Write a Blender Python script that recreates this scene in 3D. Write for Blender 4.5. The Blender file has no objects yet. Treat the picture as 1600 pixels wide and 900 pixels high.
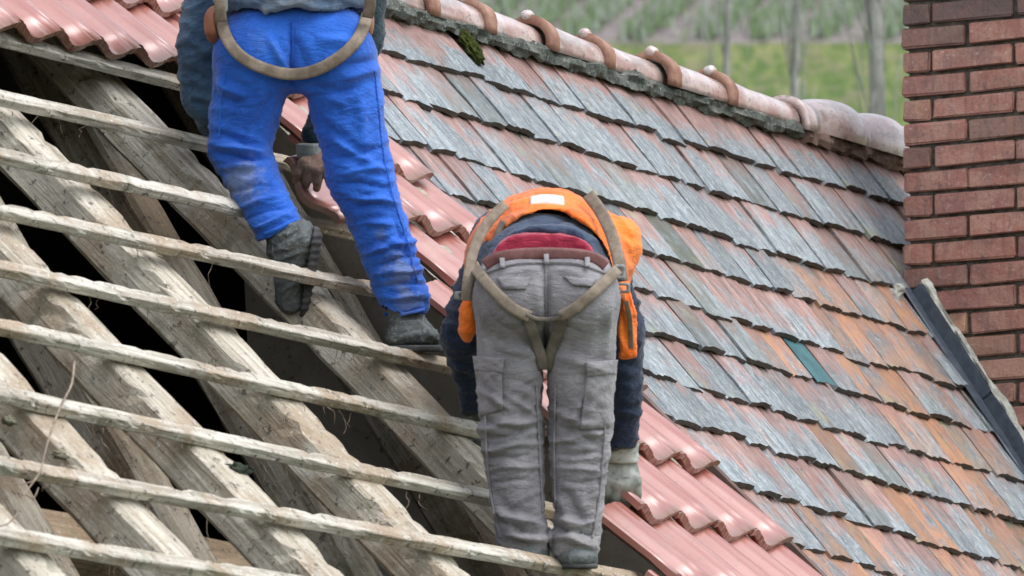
import bpy, bmesh, math, random
import numpy as np
from mathutils import Vector, Matrix, noise as mnoise
from mathutils.bvhtree import BVHTree
random.seed(7); np.random.seed(7)
SC = bpy.context.scene
COL = SC.collection
# ------------------------------------------------------------------ camera
FPX = 12400.0                      # focal length in pixels of the 1600 px wide photograph
ELEV = math.radians(8.05)
CAM = np.array([0.0, 0.0, 1.6])
ce, se = math.cos(ELEV), math.sin(ELEV)
CR = np.array([1.0, 0, 0]); CU = np.array([0, -se, ce]); CF = np.array([0, ce, se])
cam = bpy.data.cameras.new('camera'); camo = bpy.data.objects.new('camera', cam); COL.objects.link(camo)
camo.location = CAM; camo.rotation_euler = (math.radians(90) + ELEV, 0, 0)
cam.sensor_width = 36; cam.lens = 36 * FPX / 1600; cam.clip_end = 5000; cam.clip_start = 1
cam.dof.use_dof = True; cam.dof.focus_distance = 24.6; cam.dof.aperture_fstop = 11
SC.camera = camo
# ------------------------------------------------------------------ light
w = bpy.data.worlds.new("World"); SC.world = w; w.use_nodes = True
nt = w.node_tree; bg = nt.nodes['Background']
sky = nt.nodes.new('ShaderNodeTexSky'); sky.sky_type = 'NISHITA'; sky.sun_disc = False
SUN_EL, SUN_AZ = math.radians(60), math.radians(122)      # azimuth: 0 = +y (away from camera), positive = right
sky.sun_elevation = SUN_EL; sky.sun_rotation = SUN_AZ
sky.air_density = 1.0; sky.dust_density = 1.5; sky.ozone_density = 1.0
hs = nt.nodes.new('ShaderNodeHueSaturation'); hs.inputs['Saturation'].default_value = 0.34
nt.links.new(sky.outputs[0], hs.inputs['Color']); nt.links.new(hs.outputs[0], bg.inputs['Color'])
bg.inputs['Strength'].default_value = 0.15
sl = bpy.data.lights.new('sun', 'SUN'); so = bpy.data.objects.new('sun', sl); COL.objects.link(so)
sl.energy = 0.95; sl.angle = math.radians(38); sl.color = (1.0, 0.97, 0.96)
sdir = Vector((math.sin(SUN_AZ) * math.cos(SUN_EL), math.cos(SUN_AZ) * math.cos(SUN_EL), math.sin(SUN_EL)))
so.rotation_euler = sdir.to_track_quat('Z', 'Y').to_euler()
SC.view_settings.view_transform = 'Standard'; SC.view_settings.look = 'None'
SC.view_settings.exposure = 1.15; SC.view_settings.gamma = 1.0
# ------------------------------------------------------------------ geometry of the place
def ray(x, y): return CR * (x - 800) / FPX + CU * (450 - y) / FPX + CF
def at(x, y, t): return CAM + ray(x, y) * t
def proj(P):
    q = np.asarray(P, float) - CAM; z = q @ CF
    return 800 + FPX * (q @ CR) / z, 450 - FPX * (q @ CU) / z, z
AZ = math.radians(60.3)
r_ = np.array([math.cos(AZ), math.sin(AZ), 0]); d_ = np.array([math.sin(AZ), -math.cos(AZ), 0]); z_ = np.array([0, 0, 1.0])
K = 1.129                           # metres per unit of the survey below
def Dn(p): return math.cos(p) * d_ - math.sin(p) * z_
def Nn(p): return math.sin(p) * d_ + math.cos(p) * z_
PL = math.radians(43.5)             # pitch of the stripped part
CC = at(1413, 455, 28.0)            # where the chimney corner meets the old tiles
O = CC - Dn(math.radians(56)) * 0.651 * K     # on the ridge line
def posL(u, v, off=0.0): return O + r_ * u + Dn(PL) * v + Nn(PL) * off
def posP(u, v, off, p): return O + r_ * u + Dn(p) * v + Nn(p) * off
def pitchR(u):
    t = min(1, max(0, (u / K + 3.5) / 3.8)); t = t * t * (3 - 2 * t)
    return math.radians(52 + 4 * t)
def posR(u, v, off=0.0): return posP(u, v, off, pitchR(u))
def hit(x, y, p):
    n = Nn(p); wv = ray(x, y); t = ((O - CAM) @ n) / (wv @ n); q = CAM + wv * t - O
    return float(q @ r_), float(q @ Dn(p)), t
U_B = -3.53 * K                     # line between stripped part and old tiles
# ------------------------------------------------------------------ helpers
def link(o, parent=None):
    COL.objects.link(o)
    if parent is not None: o.parent = parent
    return o
def thing(name, label, cat, loc=(0, 0, 0), group=None):
    o = bpy.data.objects.new(name, None); COL.objects.link(o); o.location = loc
    o.empty_display_size = .1
    o['label'] = label; o['category'] = cat
    if group: o['group'] = group
    return o
def mesh(name, verts, faces, mat=None, smooth=False):
    me = bpy.data.meshes.new(name); me.from_pydata([tuple(v) for v in verts], [], [tuple(f) for f in faces]); me.update()
    if mat: me.materials.append(mat)
    if smooth: me.polygons.foreach_set('use_smooth', [True] * len(me.polygons))
    return me
def obj(name, me, parent=None, mw=None):
    o = bpy.data.objects.new(name, me); COL.objects.link(o)
    if mw is not None: o.matrix_world = mw
    if parent is not None:
        o.parent = parent
        pl = Vector(parent.location) if parent.type == 'EMPTY' else Vector((0, 0, 0))
        if parent.parent is not None or parent.type != 'EMPTY': pl = abs_loc(parent)
        if mw is None: o.location = -pl
        else: o.matrix_basis = Matrix.Translation(-pl) @ mw
    return o
_abs = {}
def abs_loc(o):
    v = Vector((0, 0, 0))
    while o is not None:
        v = v + o.location; o = o.parent
    return v
def frame(P, ex, ey, ez):
    m = Matrix(((ex[0], ey[0], ez[0], P[0]), (ex[1], ey[1], ez[1], P[1]), (ex[2], ey[2], ez[2], P[2]), (0, 0, 0, 1)))
    return m
def nz(*a): return mnoise.noise(Vector(a))
def tint(o, a, b=0, c=0): o.color = (a, b, c, 1)
# ------------------------------------------------------------------ materials
class MT:
    def __init__(s, name, rough=.7, spec=.5):
        s.m = bpy.data.materials.new(name); s.m.use_nodes = True; s.t = s.m.node_tree
        s.b = s.t.nodes['Principled BSDF']; s.b.inputs['Roughness'].default_value = rough
        s.b.inputs['Specular IOR Level'].default_value = spec
        s.oc = s.t.nodes.new('ShaderNodeTexCoord').outputs['Object']
        s.oi = s.t.nodes.new('ShaderNodeObjectInfo')
    def n(s, ty, **kw):
        nd = s.t.nodes.new(ty)
        for k, v in kw.items(): setattr(nd, k, v)
        return nd
    def lk(s, a, b): s.t.links.new(a, b)
    def math(s, op, a, b=None, clamp=False):
        nd = s.n('ShaderNodeMath', operation=op, use_clamp=clamp)
        for i, x in enumerate((a, b)):
            if x is None: continue
            if isinstance(x, (int, float)): nd.inputs[i].default_value = x
            else: s.lk(x, nd.inputs[i])
        return nd.outputs[0]
    def coord(s, scale=(1, 1, 1), rnd=True, src=None):
        mp = s.n('ShaderNodeMapping'); mp.inputs['Scale'].default_value = scale
        s.lk(src or s.oc, mp.inputs['Vector'])
        if rnd:
            v = s.n('ShaderNodeCombineXYZ')
            for i, k in enumerate((17.3, 31.7, 9.1)): s.lk(s.math('MULTIPLY', s.oi.outputs['Random'], k), v.inputs[i])
            s.lk(v.outputs[0], mp.inputs['Location'])
        return mp.outputs[0]
    def noise(s, scale, vec, detail=4, rough=.55, dist=0):
        nd = s.n('ShaderNodeTexNoise'); nd.inputs['Scale'].default_value = scale; nd.inputs['Detail'].default_value = detail
        nd.inputs['Roughness'].default_value = rough; nd.inputs['Distortion'].default_value = dist
        s.lk(vec, nd.inputs['Vector']); return nd.outputs['Fac']
    def ramp(s, fac, stops):
        nd = s.n('ShaderNodeValToRGB'); el = nd.color_ramp.elements
        while len(el) < len(stops): el.new(.5)
        for e, (p, c) in zip(el, stops): e.position = p; e.color = (*c, 1) if not isinstance(c, (int, float)) else (c, c, c, 1)
        s.lk(fac, nd.inputs[0]); return nd.outputs[0]
    def rng(s, fac, a, b, lo=0, hi=1):
        nd = s.n('ShaderNodeMapRange'); nd.interpolation_type = 'SMOOTHSTEP'
        for i, x in zip((1, 2, 3, 4), (a, b, lo, hi)): nd.inputs[i].default_value = x
        s.lk(fac, nd.inputs[0]); return nd.outputs[0]
    def mix(s, fac, a, b, mode='MIX'):
        nd = s.n('ShaderNodeMix', data_type='RGBA', blend_type=mode)
        for i, x in ((0, fac), (6, a), (7, b)):
            if isinstance(x, (int, float)): nd.inputs[i].default_value = x
            elif isinstance(x, tuple): nd.inputs[i].default_value = (*x, 1)
            else: s.lk(x, nd.inputs[i])
        return nd.outputs[2]
    def sep(s, src=None):
        nd = s.n('ShaderNodeSeparateXYZ'); s.lk(src or s.oc, nd.inputs[0]); return nd.outputs
    def bump(s, h, strength=.4, dist=.01):
        nd = s.n('ShaderNodeBump'); nd.inputs['Strength'].default_value = strength; nd.inputs['Distance'].default_value = dist
        s.lk(h, nd.inputs['Height']); s.lk(nd.outputs[0], s.b.inputs['Normal']); return nd
    def col(s, c):
        if isinstance(c, tuple): s.b.inputs['Base Color'].default_value = (*c, 1)
        else: s.lk(c, s.b.inputs['Base Color'])
        return s
    def rough(s, r): s.lk(r, s.b.inputs['Roughness'])

def wood(name, light, dark, brown, axis, lichen=.6):
    m = MT(name, .75, .3)
    sc = [16, 16, 16]; sc[axis] = 1.0
    g = m.noise(1.6, m.coord(tuple(sc)), 6, .7, .6)
    sc2 = [60, 60, 60]; sc2[axis] = 3.0
    g2 = m.noise(1.2, m.coord(tuple(sc2)), 4, .7, .3)
    b = m.noise(2.6, m.coord((1, 1, 1)), 5, .65)
    c = m.mix(m.rng(g, .34, .64), dark, light)
    c = m.mix(m.rng(g2, .54, .68, 0, .38), c, tuple(x * .5 for x in dark))
    c = m.mix(m.rng(b, .48, .62, 0, .8), c, brown)
    sp = m.noise(34, m.coord((1, 1, 1)), 5, .75); sp2 = m.noise(75, m.coord((1, 1, 1)), 3, .7)
    c = m.mix(m.rng(sp, .57, .64, 0, .8), c, (.045, .042, .035))
    c = m.mix(m.rng(sp2, .60, .66, 0, lichen), c, (.66, .65, .60))
    al = m.noise(5.5, m.coord((1.3, 1, 1)), 5, .65)
    c = m.mix(m.rng(al, .56, .68, 0, .55), c, (.13, .14, .085))
    m.col(c); m.bump(m.math('ADD', m.math('ADD', g, g2), m.math('MULTIPLY', sp, .9)), .6, .012)
    return m.m
M = {}
M['rafter'] = wood('weathered_rafter_wood', (.60, .56, .47), (.31, .265, .20), (.33, .25, .17), 1)
M['steep'] = wood('old_timber', (.44, .40, .32), (.22, .185, .135), (.20, .14, .085), 1, .3)
M['batten'] = wood('weathered_batten_wood', (.60, .57, .50), (.31, .27, .21), (.32, .235, .155), 1, .8)

def tile_mat():
    m = MT('old_clay_tile', .42, .5)
    xyz = m.sep(); rnd = m.oi.outputs['Random']; cs = m.n('ShaderNodeSeparateColor'); m.lk(m.oi.outputs['Color'], cs.inputs[0])
    st = m.noise(1.0, m.coord((70, 7, 10)), 6, .68, .5)
    st2 = m.noise(1.0, m.coord((230, 14, 20)), 4, .7, .2)
    bl = m.noise(1.0, m.coord((15, 8, 8)), 6, .65, .4)
    fine = m.noise(130, m.coord((1, 1, 1)), 4, .8); fin2 = m.noise(60, m.coord((1, .6, 1)), 5, .75)
    grey = m.mix(m.rng(st, .35, .66), (.12, .145, .16), (.30, .34, .36))
    grey = m.mix(m.rng(fin2, .50, .64, 0, .75), grey, (.44, .47, .475))
    grey = m.mix(m.rng(fine, .58, .66, 0, .8), grey, (.07, .075, .075))
    pink = m.mix(m.rng(st, .35, .66), (.25, .125, .105), (.41, .265, .235))
    pink = m.mix(m.rng(fine, .58, .68, 0, .6), pink, (.12, .07, .06))
    f = m.math('ADD', m.math('MULTIPLY', bl, 1.5), m.math('MULTIPLY', st, .35))
    f = m.math('ADD', f, m.math('MULTIPLY', xyz[1], 2.5))
    f = m.math('ADD', f, m.math('MULTIPLY', rnd, .40))
    c = m.mix(m.rng(f, 1.30, 1.72), grey, pink)
    org = m.mix(m.rng(bl, .35, .65), (.40, .135, .045), (.40, .22, .12))
    of = m.math('MULTIPLY', cs.outputs[1], m.rng(m.math('ADD', st, m.math('MULTIPLY', bl, .9)), .80, 1.02))
    c = m.mix(of, c, org)
    dk = m.noise(1.0, m.coord((24, 6, 6)), 5, .7, .5)
    c = m.mix(m.rng(dk, .56, .68, 0, .75), c, (.10, .105, .09))
    c = m.mix(m.rng(st2, .56, .66, 0, .65), c, (.10, .10, .10))
    c = m.mix(m.math('MULTIPLY', cs.outputs[2], m.rng(bl, .3, .6)), c, (.10, .115, .085))
    c = m.mix(m.rng(m.noise(1.0, m.coord((6, 5, 6)), 5, .65), .6, .70, 0, .55), c, (.32, .32, .20))
    hv = m.n('ShaderNodeHueSaturation'); m.lk(c, hv.inputs['Color']); m.lk(m.math('ADD', m.math('MULTIPLY', m.math('FRACT', m.math('MULTIPLY', rnd, 7.31)), .42), .80), hv.inputs['Value'])
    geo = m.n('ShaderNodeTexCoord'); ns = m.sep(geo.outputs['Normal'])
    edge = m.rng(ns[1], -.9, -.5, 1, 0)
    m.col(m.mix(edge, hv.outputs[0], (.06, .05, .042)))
    m.rough(m.rng(bl, .3, .7, .26, .60))
    m.bump(m.math('ADD', m.math('ADD', st, m.math('MULTIPLY', st2, .5)), m.math('MULTIPLY', fine, .4)), .9, .007)
    return m.m
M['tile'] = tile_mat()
def pan_mat():
    m = MT('new_red_clay_tile', .26, .5)
    st = m.noise(1.0, m.coord((22, 3, 8)), 4, .55); sp = m.noise(60, m.coord(), 4, .7); bl = m.noise(7, m.coord(), 3, .5)
    c = m.mix(m.rng(st, .3, .7), (.30, .080, .055), (.38, .16, .13))
    c = m.mix(m.rng(sp, .60, .68, 0, .7), c, (.15, .08, .06)); c = m.mix(m.rng(m.noise(14, m.coord((1, .5, 1)), 5, .7), .55, .68, 0, .45), c, (.24, .12, .09))
    c = m.mix(m.rng(bl, .6, .75, 0, .3), c, (.5, .33, .28))
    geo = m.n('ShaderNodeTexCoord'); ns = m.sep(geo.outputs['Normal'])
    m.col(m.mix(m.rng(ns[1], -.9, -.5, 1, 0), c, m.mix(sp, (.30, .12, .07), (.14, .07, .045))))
    m.rough(m.rng(bl, .3, .7, .32, .5)); m.b.inputs['Coat Weight'].default_value = 1.0; m.b.inputs['Coat Roughness'].default_value = .30; m.b.inputs['Coat IOR'].default_value = 1.75
    m.bump(m.math('ADD', sp, st), .18, .004)
    return m.m
M['pan'] = pan_mat()
def ridge_mat():
    m = MT('ridge_clay', .30, .5); m.b.inputs['Coat Weight'].default_value = .6; m.b.inputs['Coat IOR'].default_value = 1.6; m.b.inputs['Coat Roughness'].default_value = .2
    bl = m.noise(9, m.coord(), 5, .6); sp = m.noise(55, m.coord(), 4, .7)
    c = m.mix(m.rng(bl, .35, .65), (.42, .27, .24), (.58, .48, .455))
    c = m.mix(m.rng(sp, .55, .66, 0, .75), c, (.13, .11, .09)); c = m.mix(m.rng(m.noise(5, m.coord((2, .6, 2)), 5, .7), .52, .64, 0, .55), c, (.20, .17, .145))
    c = m.mix(m.rng(m.noise(16, m.coord(), 4, .6), .58, .7, 0, .7), c, (.46, .45, .42))
    m.col(c); m.bump(sp, .35, .004); return m.m
M['ridge'] = ridge_mat()
def simple(name, a, b, scale=12, rough=.7, bump=.3, bd=.006, spec=.4, sp=None, detail=5):
    m = MT(name, rough, spec); n1 = m.noise(scale, m.coord(), detail, .6); n2 = m.noise(scale * 6, m.coord(), 3, .7)
    c = m.mix(m.rng(n1, .3, .7), a, b)
    if sp: c = m.mix(m.rng(n2, .58, .7, 0, .8), c, sp)
    m.col(c)
    if bump: m.bump(m.math('ADD', n1, m.math('MULTIPLY', n2, .5)), bump, bd)
    return m.m
M['ring'] = simple('brown_ridge_collar', (.22, .10, .065), (.36, .20, .14), 18, .5, .4, .004, .4, (.10, .08, .06))
M['mortar_dark'] = simple('mossy_mortar', (.055, .062, .055), (.16, .17, .15), 14, .85, 1.0, .02, .3, (.42, .45, .42))
M['mortar_brown'] = simple('brown_mortar', (.16, .10, .08), (.24, .16, .13), 20, .85, .6, .01, .3, (.10, .09, .07))
M['mortar_pale'] = simple('pale_mortar', (.30, .29, .25), (.55, .54, .49), 30, .85, .8, .01, .3, (.14, .15, .10))
M['deck'] = simple('dark_underlay', (.022, .02, .018), (.05, .042, .035), 6)
M['interior'] = simple('shade_black_attic_boards', (.012, .011, .01), (.03, .025, .02), 3)  # near-black: the attic's darkness is painted into the board colour
M['partition'] = simple('grey_board_partition', (.34, .325, .28), (.46, .44, .39), 5, .85, .4, .006, .2, (.15, .13, .10))
M['wall'] = simple('render_plaster', (.42, .38, .31), (.52, .48, .41), 3, .9, .3)
M['moss'] = simple('moss', (.03, .05, .012), (.10, .12, .03), 60, .95, 1.0, .02, .1, (.16, .15, .05))
M['teal'] = simple('teal_plastic_slip', (.035, .105, .12), (.07, .17, .185), 9, .4, .3, .003, .5, (.14, .22, .22))
M['lead'] = simple('slate_blue_flashing', (.033, .043, .060), (.060, .075, .098), 30, .5, .3, .003, .5, (.09, .11, .13))
M['twig'] = simple('dry_twig', (.16, .11, .08), (.32, .25, .19), 30, .8, .2)
def brick_mat():
    m = MT('chimney_brick', .68, .35); rnd = m.oi.outputs['Random']; cs = m.n('ShaderNodeSeparateColor'); m.lk(m.oi.outputs['Color'], cs.inputs[0])
    bl = m.noise(9, m.coord(), 5, .65); sp = m.noise(70, m.coord(), 4, .7); st = m.noise(1, m.coord((60, 60, 8)), 4, .6)
    c = m.ramp(rnd, [(0, (.27, .11, .085)), (.2, (.40, .17, .12)), (.4, (.28, .12, .105)), (.6, (.36, .155, .115)), (.8, (.42, .23, .145)), (1, (.29, .125, .105))])
    c = m.mix(m.rng(bl, .40, .62, 0, .7), c, (.40, .235, .18)); c = m.mix(m.rng(m.noise(4, m.coord(), 5, .7), .5, .62, 0, .6), c, (.20, .105, .09))
    c = m.mix(m.rng(st, .5, .7, 0, .6), c, (.17, .10, .095))
    c = m.mix(m.rng(sp, .57, .68, 0, .7), c, (.11, .08, .07))
    c = m.mix(m.rng(sp, .3, .42, .6, 0), c, (.52, .41, .36))
    c = m.mix(m.math('MULTIPLY', cs.outputs[2], m.rng(bl, .25, .6, .5, 1)), c, (.07, .055, .055))
    m.col(c); m.bump(m.math('ADD', bl, m.math('MULTIPLY', sp, .7)), .7, .008); return m.m
M['brick'] = brick_mat()
M['joint'] = simple('recessed_dark_joint', (.045, .038, .032), (.14, .12, .10), 25, .95, .8, .01, .1, (.2, .18, .14))

def fabric(name, a, b, weave=900, rough=.85, stains=(), sheen=0.2, fade=None):
    """stains: (centre in object space, radius, colour, strength)"""
    m = MT(name, rough, .25)
    n1 = m.noise(7, m.coord(rnd=False), 5, .6); n2 = m.noise(60, m.coord(rnd=False), 4, .7)
    c = m.mix(m.rng(n1, .3, .7), a, b)
    c = m.mix(m.rng(n2, .55, .75, 0, .35), c, tuple(min(1, x * 1.6 + .02) for x in b))
    for (cx, cy, cz), rad, colr, stg in stains:
        vd = m.n('ShaderNodeVectorMath', operation='DISTANCE'); m.lk(m.oc, vd.inputs[0]); vd.inputs[1].default_value = (cx, cy, cz)
        f = m.rng(m.math('ADD', vd.outputs['Value'], m.math('MULTIPLY', m.math('SUBTRACT', m.noise(22, m.coord(rnd=False), 5, .65), .5), rad * 2.2)), rad * .35, rad, stg, 0)
        c = m.mix(f, c, colr)
    m.col(c)
    wv = m.n('ShaderNodeTexWave', wave_type='BANDS', bands_direction='DIAGONAL'); wv.inputs['Scale'].default_value = weave / 10
    m.lk(m.oc, wv.inputs['Vector'])
    w1 = m.noise(15, m.coord((.8, .8, 2.2), rnd=False), 3, .5, .8); w2 = m.noise(34, m.coord((.7, .7, 1.8), rnd=False), 3, .55, .6)
    rd1 = m.math('ABSOLUTE', m.math('SUBTRACT', w1, .5)); rd2 = m.math('ABSOLUTE', m.math('SUBTRACT', w2, .5))
    hh = m.math('ADD', m.math('MULTIPLY', m.rng(rd1, 0, .10), 2.0), m.math('MULTIPLY', m.rng(rd2, 0, .08), .9))
    m.bump(m.math('ADD', hh, m.math('ADD', m.math('MULTIPLY', wv.outputs['Fac'], .12), m.math('MULTIPLY', n2, 1.2))), .26, .004)
    m.b.inputs['Sheen Weight'].default_value = sheen
    return m.m
# ------------------------------------------------------------------ the setting: ground, hill, sky is the world
def grid_mesh(name, xs, ys, fz, mat):
    V = []; F = []
    for y in ys:
        for x in xs: V.append((x, y, fz(x, y)))
    nx = len(xs)
    for j in range(len(ys) - 1):
        for i in range(nx - 1): F.append((j * nx + i, j * nx + i + 1, (j + 1) * nx + i + 1, (j + 1) * nx + i))
    return mesh(name, V, F, mat, True)
HY0, HS = 416.0, 0.577
def hz(x, y):
    t = max(0.0, y - HY0); return HS * t + .0 if t > 0 else 0.0
gm = simple('meadow_ground', (.05, .085, .02), (.09, .13, .035), .6, .95, .3, .05, .1, (.12, .11, .05))
def hill_mat():
    m = MT('hillside_soil_and_grass', .95, .1)
    xyz = m.sep()
    n = m.noise(.5, m.coord(rnd=False), 6, .6); n2 = m.noise(2.2, m.coord((1.6, .4, .4), rnd=False), 5, .65); n3 = m.noise(.13, m.coord(rnd=False), 4, .6)
    grass = m.mix(m.rng(n2, .3, .7), (.10, .135, .045), (.19, .225, .085))
    grass = m.mix(m.rng(n3, .45, .6, 0, .7), grass, (.235, .24, .11))
    grass = m.mix(m.rng(m.noise(1.1, m.coord((.8, .25, .25), rnd=False), 6, .7), .44, .56, 0, .85), grass, (.075, .13, .04))
    grass = m.mix(m.rng(n, .5, .6, 0, .55), grass, (.22, .185, .13))
    soil = m.mix(m.rng(n2, .3, .7), (.19, .165, .165), (.30, .26, .26))  # soil lightened, distance haze is put into its colour
    soil = m.mix(m.rng(n, .5, .7, 0, .6), soil, (.13, .18, .06))
    top = m.rng(m.math('ADD', xyz[2], m.math('MULTIPLY', n, .5)), VINE_Z, VINE_Z + .35)
    m.col(m.mix(top, grass, soil)); m.bump(n2, .8, .3); return m.m
# the height on the hill that the sight line through image row 66 meets
def hill_hit(x, y):
    wv = ray(x, y); # z = 1.6 + t*wz ; hill z = HS*(t*wy-HY0)
    t = (1.6 + HS * HY0) / (HS * wv[1] - wv[2]); P = CAM + wv * t; return P
VINE_Z = hill_hit(1100, 66)[2]
ys = [-80, -20, 20, 60, 120, 250, 400, 416] + [416 + 6 * i for i in range(1, 90)] + [1000, 1100]
g = grid_mesh('ground', [-900, -300, -100, -30, 0, 30, 100, 300, 900], [-80, 0, 40, 120, 250, 416.5], lambda x, y: 0, gm)
go = obj('ground', g); go['kind'] = 'structure'
h_ = grid_mesh('hillside', [-900, -500, -200] + [-100 + 10 * i for i in range(31)] + [300, 600, 900], ys[7:], lambda x, y: hz(x, y) + (nz(x * .06, y * .06, 3) * .5 if y > 430 else 0), hill_mat())
ho = obj('hillside', h_); ho['kind'] = 'structure'
# vineyard rows: each row a thing with posts and vines
vm = [simple('vine_green', (.13, .20, .09), (.22, .30, .15), 2, .9, 0), simple('vine_grey_green', (.26, .30, .24), (.36, .40, .33), 2, .9, 0), simple('vine_post_wood', (.24, .22, .21), (.36, .34, .33), 3, .9, 0)]  # vine colours paled to carry painted haze of the far slope
vbase = hill_hit(1100, 66)
def stick(V, F, b, h, rx, ry, lean=(0, 0)):
    i = len(V)
    for k, (dx, dy) in enumerate(((-1, -1), (1, -1), (1, 1), (-1, 1))): V.append((b[0] + dx * rx, b[1] + dy * ry, b[2]))
    for k, (dx, dy) in enumerate(((-1, -1), (1, -1), (1, 1), (-1, 1))): V.append((b[0] + dx * rx * .7 + lean[0], b[1] + dy * ry * .7 + lean[1], b[2] + h))
    for k in range(4): F.append((i + k, i + (k + 1) % 4, i + 4 + (k + 1) % 4, i + 4 + k))
    F.append((i + 4, i + 5, i + 6, i + 7))
vrows = thing_rows = []
x_lo = hill_hit(560, 66)[0]; x_hi = hill_hit(1640, 66)[0]
ri = 0
xr = x_lo - 14
while xr < x_hi + 3:
    root = thing('vine_row', 'row of green vines on grey posts, climbing the vineyard slope above the grass bank', 'vine row', (xr, vbase[1], hz(xr, vbase[1])), 'vine rows on the hillside')
    VV = [[], []]; FF = [[], []]; PV = []; PF = []
    s = .4
    while s < 26:
        px, py = xr + s * .42, vbase[1] + s * .9
        for q in range(6):
            bx, by = px + random.gauss(0, .75), py + random.gauss(0, .4)
            kind = 0 if random.random() < .62 else 1
            stick(VV[kind], FF[kind], (bx - xr, by - vbase[1], hz(bx, by) - hz(xr, vbase[1]) + random.uniform(-.1, .5)), random.uniform(.5, 1.5), random.uniform(.05, .16), .06, (random.gauss(0, .1), 0))
        if random.random() < .3: stick(PV, PF, (px - xr, py - vbase[1], hz(px, py) - hz(xr, vbase[1])), 1.7, .06, .06)
        s += .22
    for kk in (0, 1):
        me = mesh('vine_foliage', VV[kk], FF[kk], vm[kk]); o = bpy.data.objects.new('vine_foliage', me); link(o, root); o['kind'] = 'stuff'
    if PV:
        me = mesh('post_line', PV, PF, vm[2]); o = bpy.data.objects.new('post_line', me); link(o, root); o['kind'] = 'stuff'
    xr += 4.6 + random.uniform(-.5, .5); ri += 1
# tall bare trees in the valley
def tube(V, F, pts, rad, n=7):
    """pts list of Vector; rad list"""
    base = len(V); m = len(pts)
    for i, p in enumerate(pts):
        t = (pts[min(i + 1, m - 1)] - pts[max(i - 1, 0)]).normalized()
        a = Vector((0, 0, 1)) if abs(t.z) < .9 else Vector((1, 0, 0))
        s1 = t.cross(a).normalized(); s2 = t.cross(s1)
        for k in range(n):
            an = 2 * math.pi * k / n; V.append(tuple(p + (s1 * math.cos(an) + s2 * math.sin(an)) * rad[i]))
    for i in range(m - 1):
        for k in range(n): F.append((base + i * n + k, base + i * n + (k + 1) % n, base + (i + 1) * n + (k + 1) % n, base + (i + 1) * n + k))
    F.append(tuple(base + k for k in range(n))[::-1]); F.append(tuple(base + (m - 1) * n + k for k in range(n)))
bark = simple('pale_grey_bark', (.20, .20, .18), (.33, .33, .30), 9, .9, .4, .02, .2, (.16, .15, .14))
TREES = [(1136, 80, .045, 'leftmost of three'), (1250, 74, .050, 'middle one of three'), (1372, 66, .066, 'thickest, beside the chimney')]
for (px, dist, rr, how) in TREES:
    P = at(px, 130, dist); bx, by = P[0], P[1]
    root = thing('bare_tree', 'leafless tree with pale grey trunk behind the ridge, ' + how, 'tree', (bx, by, 0), 'bare trees behind the roof')
    V = []; F = []; pts = []; rad = []
    for i in range(16):
        pts.append(Vector((nz(i * .3, px, 1) * .12, nz(i * .3, px, 5) * .2, i * 1.15))); rad.append(rr * (1.5 - .8 * i / 15) * (1 + .12 * nz(i * 1.7, px, 9)))
    tube(V, F, pts, rad, 9)
    o = bpy.data.objects.new('trunk', mesh('trunk', V, F, bark, True)); link(o, root)
    for j in range(60):
        V = []; F = []
        i0 = random.randint(6, 14); p = pts[i0].copy(); an = random.uniform(0, 6.28); L = random.uniform(.6, 1.8); pp = [p.copy()]; rd = [rr * .11]
        dirv = Vector((math.cos(an) * .14, math.sin(an) * .14, 1)).normalized()
        for q in range(5):
            p = p + dirv * L / 4 + Vector((random.gauss(0, .03), random.gauss(0, .03), 0)); pp.append(p.copy()); rd.append(rr * .11 * (1 - q / 5) + .003)
        tube(V, F, pp, rd, 5)
        o = bpy.data.objects.new('limb', mesh('limb', V, F, bark, True)); link(o, root)
# ------------------------------------------------------------------ the house
house = thing('house', 'old house with a half stripped roof: bare battens at left, weathered clay tiles at right', 'house', tuple(O * [1, 1, 0]))
def beam(name, P0, P1, wv, hv, W, Hh, mat, nseg=26, rough=.004, name2=None, chip=0.0):
    """timber from P0 to P1, wv/hv unit cross directions (hv = outward), top face centre line on P0-P1"""
    P0, P1, wv, hv = map(lambda a: np.asarray(a, float), (P0, P1, wv, hv))
    L = np.linalg.norm(P1 - P0); dirv = (P1 - P0) / L
    # ring of 12 points (chamfered box)
    c = min(W, Hh) * .10
    ring = []
    for (a, b) in ((-W / 2, 0), (-W / 4, 0), (W / 4, 0), (W / 2, 0)): ring.append((a, b))
    ring = [(-W / 2 + c, 0), (-W / 6, 0), (W / 6, 0), (W / 2 - c, 0), (W / 2, -c), (W / 2, -Hh / 2), (W / 2, -Hh + c), (W / 2 - c, -Hh), (0, -Hh), (-W / 2 + c, -Hh), (-W / 2, -Hh + c), (-W / 2, -Hh / 2), (-W / 2, -c)]
    n = len(ring); V = []; F = []; sd = random.random() * 50
    for i in range(nseg + 1):
        y = L * i / nseg
        for (a, b) in ring:
            q = 1 + 0; k = rough
            da = nz(y * 9, a * 40 + sd, b * 40) * k + nz(y * 2, sd, 4) * k * 1.2
            db = nz(y * 9 + 7, a * 40 + sd, b * 40 + 9) * k + nz(y * 1.5, sd, 8) * k * 1.2
            ee = nz(y * 30, a * 90, sd)
            if chip and ee > .28 and abs(a) > W * .3 and b > -Hh * .2: db -= chip * ee; da -= math.copysign(chip * ee, a)
            V.append((a + da, y + (nz(a * 60, b * 60, sd) * .012 if i in (0, nseg) else 0), b + db))
    for i in range(nseg):
        for k in range(n): F.append((i * n + k, i * n + (k + 1) % n, (i + 1) * n + (k + 1) % n, (i + 1) * n + k))
    F.append(tuple(range(n))); F.append(tuple(nseg * n + k for k in range(n))[::-1])
    me = mesh(name, V, F, mat)
    return obj(name, me, house, frame(P0, wv, dirv, hv))
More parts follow.
